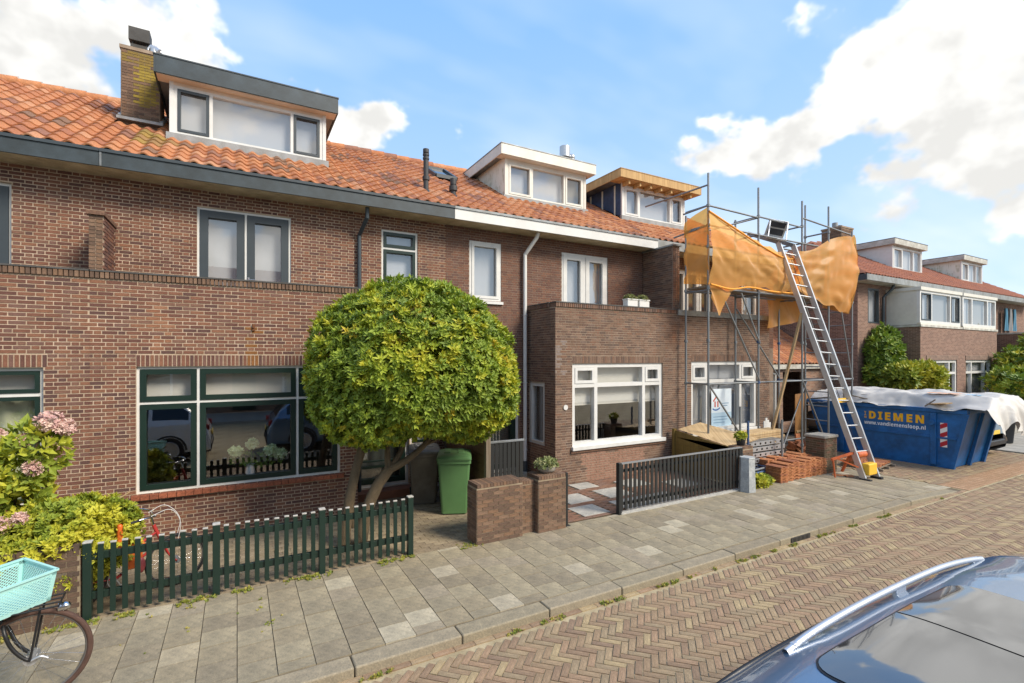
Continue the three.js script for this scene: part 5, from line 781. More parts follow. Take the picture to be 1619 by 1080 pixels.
{ // red bicycle with a child seat, leaning behind the fence
  const b = bicycle('red bicycle with orange child seat parked behind the picket fence', [-.62, .0, -6.92], .30, M.red, M.rubber, { saddle: M.tyreBrown }); b.scale.setScalar(.84);
  part(b, 'child_seat', [rbox(-.62, -.36, .66, .72, -.12, .12, .03, 3), rbox(-.66, -.60, .70, 1.02, -.12, .12, .03, 3), rbox(-.60, -.40, .42, .66, -.15, -.11, .02), rbox(-.60, -.40, .42, .66, .11, .15, .02)], M.orange); part(b, 'foot_shell', [new THREE.SphereGeometry(.06, 12, 10).scale(.8, 1.7, .7).translate(-.42, .45, .15)], M.pinkred); part(b, 'foot_shell', [new THREE.SphereGeometry(.06, 12, 10).scale(.8, 1.7, .7).translate(-.42, .45, -.15)], M.pinkred); part(b, 'brake_cable', [tube([[-.3, 1.05, .1], [-.1, 1.1, .12], [.03, .9, .08], [0, .6, .06]], .004, 20, 5), tube([[-.3, 1.05, -.1], [-.12, 1.12, -.1], [.05, .92, -.05], [0, .6, -.06]], .004, 20, 5)], M.white);
}
// flowers on the sill inside the green window
{ const v = thing('vase_of_flowers', 'glass vase with white hydrangea flowers behind the green window', 'flowers', [.18, .80, -8.66]), r = RNG(8); part(v, 'vase', new THREE.LatheGeometry([[0, 0], [.05, 0], [.07, .08], [.05, .18], [.06, .2]].map((p) => new THREE.Vector2(...p)), 18), M.white); part(v, 'stem', [bar([0, .1, 0], [-.2, .42, 0], .006), bar([0, .1, 0], [.02, .5, .02], .006), bar([0, .1, 0], [.28, .4, 0], .006), bar([0, .1, 0], [.4, .33, 0], .006)], M.green2); foliage(v, 'foliage', C3, crown([{ c: [.08, .28, 0], r: [.34, .12, .1] }], 46, r, (p, r) => [.22, .30, .05], { lump: .3 })); for (const [x, y] of [[-.2, .42], [.02, .52], [.28, .40], [.42, .33]]) foliage(v, 'flower_head', FL, crown([{ c: [x, y, .02], r: [.07, .06, .06] }], 60, r, () => [.62, .72, .42], { inner: .4 }), petalMat);
}
for (const [x, k] of [[7.86, 0], [8.22, 1]]) { const f = thing('balcony_planter', ['white square planter with low herbs on the balcony parapet, beside the door', 'white square planter with low herbs on the balcony parapet, next to the divider wall'][k], 'planter', [x, 3.822, -8.50], 0, 'planters on the parapet'); part(f, 'box', [rbox(-.155, .155, 0, .17, -.08, .08, .012), box(-.165, .165, .15, .175, -.09, .09)], M.white); foliage(f, 'foliage', C2, crown([{ c: [0, .19, 0], r: [.16, .08, .08] }], 130, RNG(6 + k), (p, r) => [[.28, .30, .10], [.22, .26, .08], [.34, .32, .14]][Math.floor(r() * 3)], { inner: .1, size: [.5, .8], floor: .15 })); }
M.hemOrange = std([.78, .32, .03], .7); M.yellowPaint = std([.72, .42, .03], .5); M.orangePaint = std([.68, .15, .04], .5, { map: T.dirt }); M.shutter = std([.40, .20, .06], .7, { map: T.wood }); M.skipBlue = std([.010, .16, .48], .42, { map: T.dirt }); M.tarp = std([.62, .59, .54], .6, { side: THREE.DoubleSide, map: T.paint }); M.tarpOrange = std([.70, .38, .22], .6, { side: THREE.DoubleSide }); M.tarpBlue = std([.25, .45, .62], .6, { side: THREE.DoubleSide });
// ---------------------------------------------------------------- building site: scaffold, netting, ladder lift
M.netOrange = phy([1.0, .53, .16], .42, { transmission: .66, thickness: 0, side: THREE.DoubleSide, ior: 1.2 });
const SX = [9.38, 11.2, 13.04, 14.29, 15.5], SZ = [-7.6, -8.24];
{
  const t = thing('scaffold', 'galvanised steel tube scaffold in front of the house under renovation', 'scaffold', [12.3, 0, -7.9]), tops = [[6.87, 6.05], [6.84, 6.2], [6.8, 6.2], [6.84, 7.05], [6.3, 6.1]], L = (x, y, z) => [x - 12.3, y, z + 7.9], R = .0242;
  SX.forEach((x, i) => SZ.forEach((z, j) => { const p = part(t, 'standard', [bar(L(x, gY(x) + .03, z), L(x, tops[i][j], z), R, 10)], M.steel); for (const y of [.35, 2.05, 3.05, 4.25, 5.2, 5.68, 6.13]) if (y < tops[i][j]) part(p, 'coupling', [bar(L(x, y - .03, z), L(x, y + .03, z), .042, 8)], y > 1 && y < 4 && i > 0 && (i + j) % 2 ? M.steelBlue : M.steel); part(p, 'base_plate', [rbox(x - 12.3 - .07, x - 12.3 + .07, gY(x) + .002, gY(x) + .03, z + 7.9 - .07, z + 7.9 + .07, .004)], M.steel); }));
  for (let i = 0; i < 4; i++) for (const [y, zz] of [[2.05, [0]], [4.25, [0, 1]], [5.68, i < 2 ? [0] : [0, 1]], [6.13, i === 2 || i === 3 ? [] : [0]], [.35, [1]], [5.2, [0]]]) for (const k of zz) part(t, 'ledger', [bar(L(SX[i], y, SZ[k]), L(SX[i + 1], y + (y === 6.13 ? -.03 : 0), SZ[k]), .022, 8)], M.steel);
  part(t, 'ledger', [bar(L(13.04, 6.35, -7.6), L(15.4, 6.2, -7.6), .022, 8)], M.steel);
  for (const x of SX) for (const y of [2.05, 4.2, 5.68, 6.13]) part(t, 'transom', [bar(L(x, y, SZ[0]), L(x, y, SZ[1]), .022, 8)], M.steel);
  part(t, 'guard_rail', [bar(L(9.38, 6.6, -7.6), L(9.36, 6.62, -9.55), .022, 8)], M.steel); part(t, 'guard_rail', [bar(L(9.38, 6.13, -7.6), L(9.37, 6.1, -8.3), .022, 8)], M.steel); part(t, 'guard_rail', [bar(L(9.38, 5.68, -7.6), L(9.37, 5.6, -8.6), .022, 8)], M.steel); part(t, 'guard_rail', [bar(L(11.2, 6.1, -7.62), L(10.0, 5.75, -8.24), .02, 8)], M.steel);
  for (const [a, b] of [[[9.40, 2.0, -7.57], [10.55, .75, -7.57]], [[9.75, 4.2, -7.57], [11.2, 2.1, -7.57]], [[10.5, 4.2, -7.57], [11.22, 3.0, -7.57]], [[11.2, 3.9, -8.2], [13.0, 2.1, -8.2]], [[13.04, 4.2, -7.57], [14.29, 2.1, -7.57]], [[14.3, 2.0, -8.2], [13.1, .1, -8.2]], [[13.04, 2.0, -7.57], [14.2, .2, -7.57]], [[15.5, 2.05, -7.6], [14.9, 4.1, -7.6]]]) part(t, 'brace', [bar(L(...a), L(...b), .02, 8)], M.steel);
  for (let i = 0; i < 4; i++) for (let k = 0; k < 2; k++) part(t, 'deck_board', [rbox(SX[i] - 12.3 + .02, SX[i + 1] - 12.3 - .02, 4.275, 4.32, SZ[1] + 7.9 + .02 + k * .31, SZ[1] + 7.9 + .31 + k * .31, .004)], M.greywood);
  for (const [x, y0, y1] of [[14.29, 2.4, 4.0], [15.5, 2.4, 4.0], [14.29, .5, 2.0]]) for (let y = y0; y < y1; y += .4) part(t, 'frame_rung', [bar(L(x, y, SZ[0]), L(x, y, SZ[1]), .016, 6)], M.steel);
  for (const [x, z, y] of [[9.55, -6.72, 1.30], [9.95, -7.2, 1.55], [10.8, -6.75, 1.25]]) part(t, 'short_tube', [bar(L(x, .0, z), L(x, y, z), R, 10)], x < 9.7 ? M.steelBlue : M.steel);
}
{ // debris nets
  const a = thing('debris_net', 'orange debris net sagging along the scaffold beside the balcony divider', 'net', [9.3, 4.2, -7.6], 0, 'debris nets on the scaffold');
  part(a, 'netting', sheet(70, 26, (u, v) => { const x = lerp(.03, 3.45, u), top = 5.98 - 4.2 - .72 * Math.pow(u, 1.2) - .16 * Math.sin(u * Math.PI) + .03 * Math.sin(u * 40), bot = .12 - .10 * Math.sin(u * 9) * (1 - u) + .05 * Math.sin(u * 23); const f = Math.sin((u * 1.5 + v * .55) * 11) * .03 + Math.sin((u * 1.1 + v * .9) * 31 + 1) * .012 + .03 * N3(u * 14, v * 9, 2); return [x, lerp(bot, top, v) + .02 * N3(u * 20, v * 8, 5), .045 + f * Math.sin(Math.PI * clamp(v * 1.05)) + .10 * Math.sin(Math.PI * v)]; }), M.netOrange);
  part(a, 'netting', sheet(18, 24, (u, v) => [.05 + .03 * Math.sin(v * 14 + u * 5), lerp(.12 + .1 * u, 1.92 - .25 * u, v), lerp(.03, -.66, u) + .02 * N3(u * 8, v * 9, 1)]), M.netOrange);
  part(a, 'netting', sheet(10, 12, (u, v) => [lerp(.1, .75, u), lerp(-.62 + Math.abs(u - .45) * 1.0, .10, v), .05 + .03 * Math.sin(u * 7 + v * 5)]), M.netOrange);
  part(a, 'top_hem', [tube([[.03, 1.78, .06], [.9, 1.48, .10], [1.9, 1.18, .1], [2.9, .98, .08], [3.45, 1.04, .05]], .022, 40, 6)], M.hemOrange);
  part(a, 'bottom_hem', [tube([[.05, .12, .09], [.7, .05, .12], [1.4, .14, .1], [2.3, .1, .1], [3.45, .12, .08]], .022, 40, 6)], M.hemOrange);
  const b = thing('debris_net', 'orange debris net wrapped round the scaffold corner, right of the ladder lift', 'net', [12.9, 4.2, -7.6], 0, 'debris nets on the scaffold');
  part(b, 'netting', sheet(60, 30, (u, v) => { const x = lerp(-.35, 2.62, u), top = lerp(1.25, 2.0, u ** 1.2) - .08 * Math.sin(u * 7), bot = lerp(.18, -.30, u) + .04 * Math.sin(u * 21), f = Math.sin((u - v * .7) * 12) * .03 + Math.sin(u * 6 + v * 27) * .014 + .035 * N3(u * 9, v * 9, 8); return [x - .28 * (1 - v) * u * u, lerp(bot, top, v), .05 + f + .16 * Math.sin(v * Math.PI) * u]; }), M.netOrange);
  part(b, 'netting', sheet(20, 24, (u, v) => [2.62 - .28 * (1 - v) + .03 * Math.sin(v * 9), lerp(-.30 + .25 * u, 2.0 - .1 * u, v), lerp(.05 + .16 * Math.sin(v * Math.PI), -.68, u) + .03 * N3(u * 5, v * 9, 3)]), M.netOrange);
  part(b, 'netting', sheet(26, 14, (u, v) => [lerp(-.4, 1.5, u), lerp(-.75 + .3 * u, .2, v), -.62 + .04 * Math.sin(u * 15 + v * 4)]), M.netOrange);
}
{ // ladder lift
  const t = thing('ladder_lift', 'aluminium ladder lift with tiltable load carriage leaning on the scaffold', 'ladder lift', [12.36, -.06, -5.68]), o = t.position, P = (x, y, z) => [x - o.x, y - o.y, z - o.z];
  const l0 = [12.12, -.03, -5.71], l1 = [12.10, 5.62, -7.67], r0 = [12.60, -.03, -5.66], r1 = [12.58, 5.56, -7.56], mix = (a, b, k) => a.map((v, i) => lerp(v, b[i], k));
  part(t, 'stile', [beam(P(...l0), P(...l1), .05, .12)], M.alu); part(t, 'stile', [beam(P(...r0), P(...r1), .05, .12)], M.alu);
  for (let i = 1; i < 20; i++) part(t, 'rung', [bar(P(...mix(l0, l1, i / 20)), P(...mix(r0, r1, i / 20)), .018, 8)], M.alu);
  const l2 = [12.08, 6.02, -8.5], r2 = [12.56, 5.98, -8.4]; part(t, 'bent_section', [beam(P(...l1), P(...l2), .05, .10), beam(P(...r1), P(...r2), .05, .10)], M.steel);
  for (const k of [0, 1]) part(t, 'foot', [rbox(P(...(k ? r0 : l0))[0] - .05, P(...(k ? r0 : l0))[0] + .05, -.01, .035, -.1, .13, .008)], M.rubber);
  const c = new THREE.Group(); c.name = 'carriage'; c.position.set(...P(12.04, 5.70, -7.72)); c.rotation.set(.35, -.75, -.25, 'YXZ'); c.scale.setScalar(.9); t.add(c);
  part(c, 'platform', [rbox(-.26, .26, 0, .05, -.2, .2, .01), rbox(-.26, .26, .05, .50, -.22, -.19, .008)], M.alu); part(c, 'back_panel', [rbox(-.21, .21, .10, .27, -.188, -.178, .005)], M.darkpot); part(c, 'back_panel', [rbox(-.21, .21, .31, .46, -.188, -.178, .005)], M.darkpot); part(c, 'frame', [beam([-.24, .05, .18], [-.24, .5, -.18], .03, .03), beam([.24, .05, .18], [.24, .5, -.18], .03, .03), bar([-.26, .5, -.2], [.26, .5, -.2], .02)], M.alu);
  const mA = mix(l0, l1, .115), mB = mix(r0, r1, .115);
  part(t, 'motor_housing', [rbox(mA[0] - o.x + .06, mB[0] - o.x - .06, .10, .36, -.10, .06, .03)], M.yellowPaint); part(t, 'winch_drum', [bar(P(12.2, .46, -5.90), P(12.52, .46, -5.88), .075, 16)], M.orangePaint); part(t, 'winch_guard', [rbox(-.22, .22, .36, .56, -.36, -.30, .02)], M.orangePaint);
  part(t, 'drawbar', [beam(P(12.15, .52, -5.9), P(11.5, .40, -6.05), .045, .045), beam(P(11.62, .42, -6.02), P(12.05, .22, -5.78), .03, .03), bar(P(11.55, .40, -6.05), P(11.58, -.0, -6.02), .018), beam(P(12.1, .5, -5.95), P(12.12, .05, -6.15), .06, .04)], M.orangePaint); part(t, 'warning_plate', [rbox(mix(l0, l1, .30)[0] - o.x + .05, mix(r0, r1, .30)[0] - o.x - .05, mix(l0, l1, .30)[1] + .0, mix(l0, l1, .30)[1] + .10, mix(l0, l1, .30)[2] - o.z, mix(l0, l1, .30)[2] - o.z + .03, .006)], M.yellowPaint);
  part(t, 'support_strut', [beam(P(12.1, 3.75, -7.06), P(11.15, .35, -7.35), .055, .055)], M.plank); part(t, 'hoist_rope', [bar(P(12.36, .5, -5.92), P(12.34, 5.4, -7.55), .006, 5)], M.rubber);
}
{ // stacked roof tiles
  const tg = (() => { const n = 8, top = [], bot = []; for (let i = 0; i <= n; i++) { const u = i / n; top.push(new THREE.Vector2((u - .5) * .225, .016 * Math.sin((u - .08) * 6.283) + .010)); } for (let i = n; i >= 0; i--) bot.push(new THREE.Vector2(top[i].x, top[i].y - .016)); return uvm(new THREE.ExtrudeGeometry(new THREE.Shape([...top, ...bot]), { depth: .36, bevelEnabled: false }).translate(0, 0, -.18), 4); })(), r = RNG(55), mats = TILES.slice(0, 6).map((c) => tileMat(c));
  const spots = []; for (let i = 0; i < 8; i++) spots.push([10.12 + i * .245, -6.45 - i * .018, 11 + (i % 3), 0]); for (let i = 0; i < 7; i++) spots.push([10.28 + i * .25, -6.86, 13 + (i % 2), 0]);
  spots.forEach(([x, z, n], i) => { const t = thing('tile_stack', i < 8 ? 'knee-high stack of orange roof tiles in the front row' : 'taller stack of orange roof tiles in the row behind', 'tile stack', [x, gY(x) + .0, z], (r() - .5) * .12, i < 8 ? 'front row of tile stacks' : 'back row of tile stacks'); for (let k = 0; k < n; k++) { const m = part(t, 'roof_tile', tg, mats[Math.floor(r() * 6)]); m.position.set((r() - .5) * .014, .012 + k * .032, (r() - .5) * .02); m.rotation.y = (r() - .5) * .05; } });
  for (const [x, z, ry] of [[12.0, -6.2, .5], [12.15, -6.05, 1.2]]) { const m = new THREE.Mesh(tg, mats[2]); m.name = numbered('broken_tile'); m.position.set(x, gY(x) + .015, z); m.rotation.y = ry; m.scale.set(.8, 1, .5); scene.add(m); tag(m, 'broken orange tile lying beside the ladder foot', 'tile', 'broken tiles on the ground'); }
  const pal = thing('tile_pallet', 'flat pallet of old red tiles lying against the blue skip', 'pallet', [13.9, -.085, -6.5], .15); for (let i = 0; i < 5; i++) part(pal, 'slat', rbox(-.5, .5, .06, .085, -.4 + i * .18, -.29 + i * .18, .004), M.greywood); for (const x of [-.45, 0, .45]) part(pal, 'bearer', rbox(x - .04, x + .04, 0, .06, -.4, .5, .004), M.greywood); for (let i = 0; i < 4; i++) for (let j = 0; j < 2; j++) for (let k = 0; k < 3 - j; k++) { const m = part(pal, 'roof_tile', tg, mats[Math.floor(r() * 6)]); m.position.set(-.36 + i * .24, .10 + k * .034, -.18 + j * .4); m.rotation.y = (r() - .5) * .2; }
}
{ // planks, plywood, decks
  const b = thing('plank_enclosure', 'mossy wooden plank side of a builders box below the plywood', 'wooden box', [9.02, 0, -7.5]);
  for (let i = 0; i < 6; i++) { const g = box(-.014, .014, .02 + i * .155, .172 + i * .155, -.72, .82); const p = g.attributes.position; for (let k = 0; k < p.count; k++) if (i === 5) p.setY(k, p.getY(k) - (p.getZ(k) + .72) * .12); part(b, 'plank', uvm(g), M.mossboard); } part(b, 'post', rbox(-.05, .04, 0, .98, -.80, -.722, .005), M.mossboard); part(b, 'post', rbox(-.0, .06, 0, .72, .83, .9, .005), M.mossboard);
  const p1 = thing('plywood_sheet', 'pale plywood sheet lying tilted on the builders box', 'plywood', [9.45, .93, -7.45]); part(p1, 'sheet', sheet(1, 1, (u, v) => [lerp(lerp(-.42, -.36, v), lerp(.35, .55, v), u), lerp(lerp(.05, -.16, v), lerp(.16, -.05, v), u), lerp(-.72, .66, v)]), M.ply); part(p1, 'edge', sheet(1, 1, (u, v) => [lerp(-.36, .55, u), lerp(-.16, -.05, u) - v * .018, .662]), M.plank); M.ply.side = M.plank.side = THREE.DoubleSide;
  const p2 = thing('timber_stack', 'stack of fresh yellow timber boards behind the plant pot', 'timber', [10.75, .0, -7.35], .04); for (let i = 0; i < 5; i++) part(p2, 'board', rbox(-.95 + (i % 2) * .08, .75 + (i % 3) * .05, .62 + i * .062, .675 + i * .062, -.2 + (i % 2) * .02, .2, .004), i % 2 ? M.plank : M.ply); for (const x of [-.8, .5]) part(p2, 'trestle', [rbox(x - .03, x + .03, 0, .62, -.18, -.12, .004), rbox(x - .03, x + .03, 0, .62, .12, .18, .004), rbox(x - .04, x + .04, .56, .618, -.2, .2, .004)], M.greywood);
  part(p2, 'board', rbox(-.98, -.72, .3, .98, .2, .225, .004), M.ply);
  const r = RNG(66), deck = (ry) => { const g = new THREE.Shape([[-.75, -.045], [.75, -.045], [.75, .045], [-.75, .045]].map((q) => new THREE.Vector2(...q))); for (let i = 0; i < 8; i++) g.holes.push(new THREE.Path().absellipse(-.63 + i * .18, 0, .032, .024, 0, 6.283)); return uvm(new THREE.ExtrudeGeometry(g, { depth: .004, bevelEnabled: false, curveSegments: 6 })); };
  const face = deck(); for (let i = 0; i < 6; i++) { const d = thing('scaffold_deck', ['lowest of the steel scaffold decks stacked by the tiles', 'steel scaffold deck, second from the bottom of its stack', 'steel scaffold deck, third from the bottom of its stack', 'steel scaffold deck, fourth from the bottom of its stack', 'steel scaffold deck next to the top of its stack', 'topmost steel scaffold deck of the stack by the tiles'][i], 'scaffold deck', [10.35 + (r() - .5) * .1, .06 + i * .125, -7.02], .03 * (r() - .5), 'stacked scaffold decks'); part(d, 'front_side', face, M.alu).position.set(0, .05, .14); part(d, 'top', rbox(-.75, .75, .085, .097, -.16, .138, .003), i % 2 ? M.steel : M.alu); part(d, 'rear_side', rbox(-.75, .75, .0, .085, -.16, -.155, .001), M.alu); part(d, 'end_plate', rbox(-.755, -.745, .0, .085, -.15, .135, .002), M.steelBlue); part(d, 'end_plate', rbox(.745, .755, .0, .085, -.15, .135, .002), M.steel); }
  for (let i = 0; i < 4; i++) { const f = thing('tubular_trestle', ['lowest blue tubular trestle lying beside the steel decks', 'second blue tubular trestle beside the steel decks', 'third blue tubular trestle beside the steel decks', 'uppermost blue tubular trestle beside the steel decks'][i], 'trestle', [9.75, .05 + i * .07, -6.72], .1, 'blue scaffold frames'); part(f, 'tube', [bar([-.35, 0, .1], [.45, 0, .1], .024, 10)], i % 2 ? M.steel : M.steelBlue); part(f, 'tube', [bar([-.35, 0, -.22], [.45, 0, -.22], .024, 10)], M.steelBlue); for (const x of [-.3, .05, .4]) part(f, 'cross_tube', [bar([x, 0, .1], [x, 0, -.22], .018, 8)], M.steelBlue); }
  const wb = thing('white_board', 'white grooved board leaning among the scaffold poles', 'board', [12.0, -.02, -7.9], .3); for (let i = 0; i < 4; i++) part(wb, 'plank', rbox(-.28 + i * .14, -.145 + i * .14, .35, 1.12 - Math.abs(i - 1) * .07, -.01, .01, .003), M.white); part(wb, 'leg', [rbox(-.2, -.16, 0, .35, -.01, .01, .003)], M.white); part(wb, 'leg', [rbox(.16, .2, 0, .35, -.01, .01, .003)], M.white);
  const ob = thing('brown_board', 'orange-brown shuttering board leaning against the end of the skip', 'board', [15.0, -.08, -8.75], .2); part(ob, 'sheet', [rbox(-.55, .5, .1, 1.65, -.012, .012, .004)], M.shutter); part(ob, 'batten', [rbox(-.5, .45, .5, .56, .013, .04, .003)], M.plank);
  const bk = thing('rubble_heap', 'heap of orange tile rubble at the end of the skip', 'rubble', [14.4, -.08, -8.3]); for (let i = 0; i < 26; i++) { const m = part(bk, 'tile_piece', rbox(-.14, .14, -.02, .02, -.1, .1, .008, 1), tileMat(TILES[i % 6])); m.position.set((r() - .5) * .8, .05 + r() * .5 * (1 - Math.abs(i / 13 - 1)), (r() - .5) * .6); m.rotation.set(r() * 2, r() * 6, r() * 2); }
}
// ---- skip
{
  const o = [16.24, -.085, -6.75], t = thing('skip_container', 'blue builders skip with yellow lettering and red-white marker', 'skip', o), x0 = 15.28 - o[0], x1 = 17.2 - o[0], H = 1.46;
  const prof = (d) => new THREE.Shape([[-8.25 - d, 0], [-5.28 + d, 0], [-4.98 + d * 1.4, H], [-8.75 - d * 1.4, H]].map(([z, y]) => new THREE.Vector2(z - o[2], y)));
  const plate = (sh, x, w) => uvm(new THREE.ExtrudeGeometry(sh, { depth: w, bevelEnabled: false }).applyMatrix4(new THREE.Matrix4().makeBasis(V(0, 0, 1), V(0, 1, 0), V(-1, 0, 0))).translate(x + w, 0, 0));
  part(t, 'side_panel', plate(prof(0), x0 + .04, .03), M.skipBlue); part(t, 'side_panel', plate(prof(0), x1 - .07, .03), M.skipBlue);
  const quad = (a, b, w) => uvm(beam([(x0 + x1) / 2, a[1], a[0] - o[2]], [(x0 + x1) / 2, b[1], b[0] - o[2]], x1 - x0 - .15, w)); part(t, 'end_panel', [quad([-5.30, .02], [-5.0, H - .02], .03)], M.skipBlue); part(t, 'end_panel', [quad([-8.23, .02], [-8.73, H - .02], .03)], M.skipBlue); part(t, 'floor', [box(x0 + .08, x1 - .08, .02, .05, -8.2 - o[2], -5.32 - o[2])], M.skipBlue);
  for (const x of [x0, x1 - .11]) part(t, 'top_rail', [rbox(x, x + .11, H - .09, H + .012, -8.78 - o[2], -4.96 - o[2], .012)], M.skipBlue); part(t, 'top_rail', [rbox(x0 + .11, x1 - .11, H - .085, H + .01, -5.06 - o[2], -4.95 - o[2], .012)], M.skipBlue); part(t, 'top_rail', [rbox(x0 + .11, x1 - .11, H - .085, H + .01, -8.79 - o[2], -8.68 - o[2], .012)], M.skipBlue);
  part(t, 'waist_rib', [rbox(x0 + .012, x0 + .04, .72, .77, -8.45 - o[2], -5.16 - o[2], .008)], M.skipBlue);
  for (const z of [-5.62, -7.75]) part(t, 'lifting_rib', [rbox(x0 - .02, x0 + .04, .06, H - .1, z - o[2] - .06, z - o[2] + .06, .012)], M.skipBlue); for (const z of [-5.62, -7.75]) part(t, 'lifting_lug', [bar([x0 - .09, 1.12, z - o[2]], [x0 - .02, 1.12, z - o[2]], .05, 14), bar([x0 - .105, 1.12, z - o[2]], [x0 - .09, 1.12, z - o[2]], .065, 14)], M.skipBlue);
  for (const x of [x0 + .01, x1 - .08]) part(t, 'corner_post', [uvm(beam([x + .04, .0, -5.26 - o[2]], [x + .04, H - .09, -4.97 - o[2]], .09, .09))], M.skipBlue); part(t, 'end_rib', [uvm(beam([.0, .02, -5.235 - o[2]], [.0, H - .1, -4.95 - o[2]], .10, .07))], M.skipBlue);
  part(t, 'skid', [rbox(x0 + .2, x0 + .32, -.0, .02, -8.2 - o[2], -5.3 - o[2], .004)], M.black);
  // lettering and marker
  const c = document.createElement('canvas'); c.width = 1024; c.height = 300; const g = c.getContext('2d'); g.clearRect(0, 0, 1024, 300); g.fillStyle = '#f2b81c'; g.font = 'bold 168px sans-serif'; const word = 'DIEMEN'; let cx = 150; for (const ch of word) { g.fillText(ch, cx, 160); g.lineWidth = 9; g.strokeStyle = '#f2b81c'; g.strokeText(ch, cx, 160); cx += g.measureText(ch).width + 26; } g.font = 'bold 46px sans-serif'; ['V', 'A', 'N'].forEach((ch, i) => g.fillText(ch, 90, 76 + i * 42)); g.fillStyle = '#e8eef4'; g.font = 'bold 84px sans-serif'; g.fillText('www.vandiemensloop.nl', 90, 258, 860);
  const ct = new THREE.CanvasTexture(c); ct.colorSpace = THREE.SRGBColorSpace; const lp = part(t, 'lettering', new THREE.PlaneGeometry(1.68, .49), std(0xffffff, .6, { map: ct, transparent: true, alphaTest: .4 })); lp.rotation.y = -Math.PI / 2; lp.position.set(x0 + .036, 1.08, -6.50 - o[2]);
  const c2 = document.createElement('canvas'); c2.width = 64; c2.height = 256; const g2 = c2.getContext('2d'); g2.fillStyle = '#e9e6e2'; g2.fillRect(0, 0, 64, 256); g2.fillStyle = '#b3202c'; for (let i = -1; i < 4; i++) { g2.beginPath(); g2.moveTo(0, i * 96 + 20); g2.lineTo(64, i * 96 - 12); g2.lineTo(64, i * 96 + 36); g2.lineTo(0, i * 96 + 68); g2.fill(); } const mt = new THREE.CanvasTexture(c2); mt.colorSpace = THREE.SRGBColorSpace; const mk = part(t, 'warning_marker', new THREE.BoxGeometry(.14, .60, .004), std(0xffffff, .5, { map: mt })); mk.rotation.y = -Math.PI / 2; mk.position.set(x0 + .032, .82, -5.42 - o[2]);
  const d = thing('wooden_debris', 'brown boards and laths sticking out of the loaded skip', 'debris', [16.2, 1.2, -6.8]), r = RNG(12); for (let i = 0; i < 11; i++) { const L = .5 + r() * .8, m = part(d, 'board', rbox(-.09, .09, -.012, .012, -L, L, .004), i % 3 ? M.greywood : M.plank); m.position.set(-.72 + r() * 1.3, .12 + r() * .25, -1.2 + r() * 2.2); m.rotation.set((r() - .5) * .3, (r() - .5) * 1.0, (r() - .5) * .5); } part(d, 'lath', [bar([-.88, .1, -.9], [-.86, .55, -.95], .02, 6), bar([-.88, .42, -.95], [-.8, .30, -.35], .016, 6), bar([-.9, .22, 1.0], [-.85, .40, 1.2], .016, 6)], M.greywood); part(d, 'fill', [box(-.82, .82, -1.1, .05, -1.45, 1.4)], M.greywood);
  // tarpaulin
  const tp = thing('tarpaulin', 'crumpled white tarpaulin draped over the skip and hanging down its street end', 'tarpaulin', [16.24, 1.45, -6.75]);
  const Z = (u) => lerp(-2.0, 3.1, u); const cloth = part(tp, 'sheet', sheet(110, 60, (u, v) => {
    const x = lerp(-.98, 1.16, v) + .06 * N3(u * 7, v * 4, 1); let z = lerp(-2.0, 2.0, Math.min(1, u / .74)), y = .19 + .10 * Math.sin(v * Math.PI) + .10 * N3(u * 6, v * 4, 3) + .045 * N3(u * 16, v * 9, 5) + .02 * N3(u * 40, v * 22, 5); const edge = sstep(.22, .0, v); y -= edge * (.25 + .14 * N3(u * 9, 2, 3)); if (u < .12) y -= (.12 - u) * .8; const drop = clamp((u - .70) / .30); if (drop > 0) { const fall = drop * (1.02 - .38 * sstep(.25, .0, v) + .18 * Math.sin(v * 13)), s = 1 - Math.exp(-fall * 3); z += .40 * s + .09 * Math.sin(v * 17 + 1) * drop + .05 * N3(v * 12, u * 8, 6); y -= Math.max(0, fall - .14) * .92 + .0; }
    return [x + (u > .7 ? (u - .7) * .8 * (v > .5 ? 1.6 : .2) : 0), y, z]; }), M.tarp);
  part(tp, 'print_patch', sheet(12, 6, (u, v) => [lerp(-.62, -.30, v), .30 + .02 * N3(u * 6, v * 4, 3), lerp(.85, 1.5, u)]), M.tarpOrange); part(tp, 'print_patch', sheet(8, 6, (u, v) => [lerp(-.55, -.3, v), .29 + .02 * N3(u * 6, v * 4, 3), lerp(1.6, 1.9, u)]), M.tarpBlue);
}
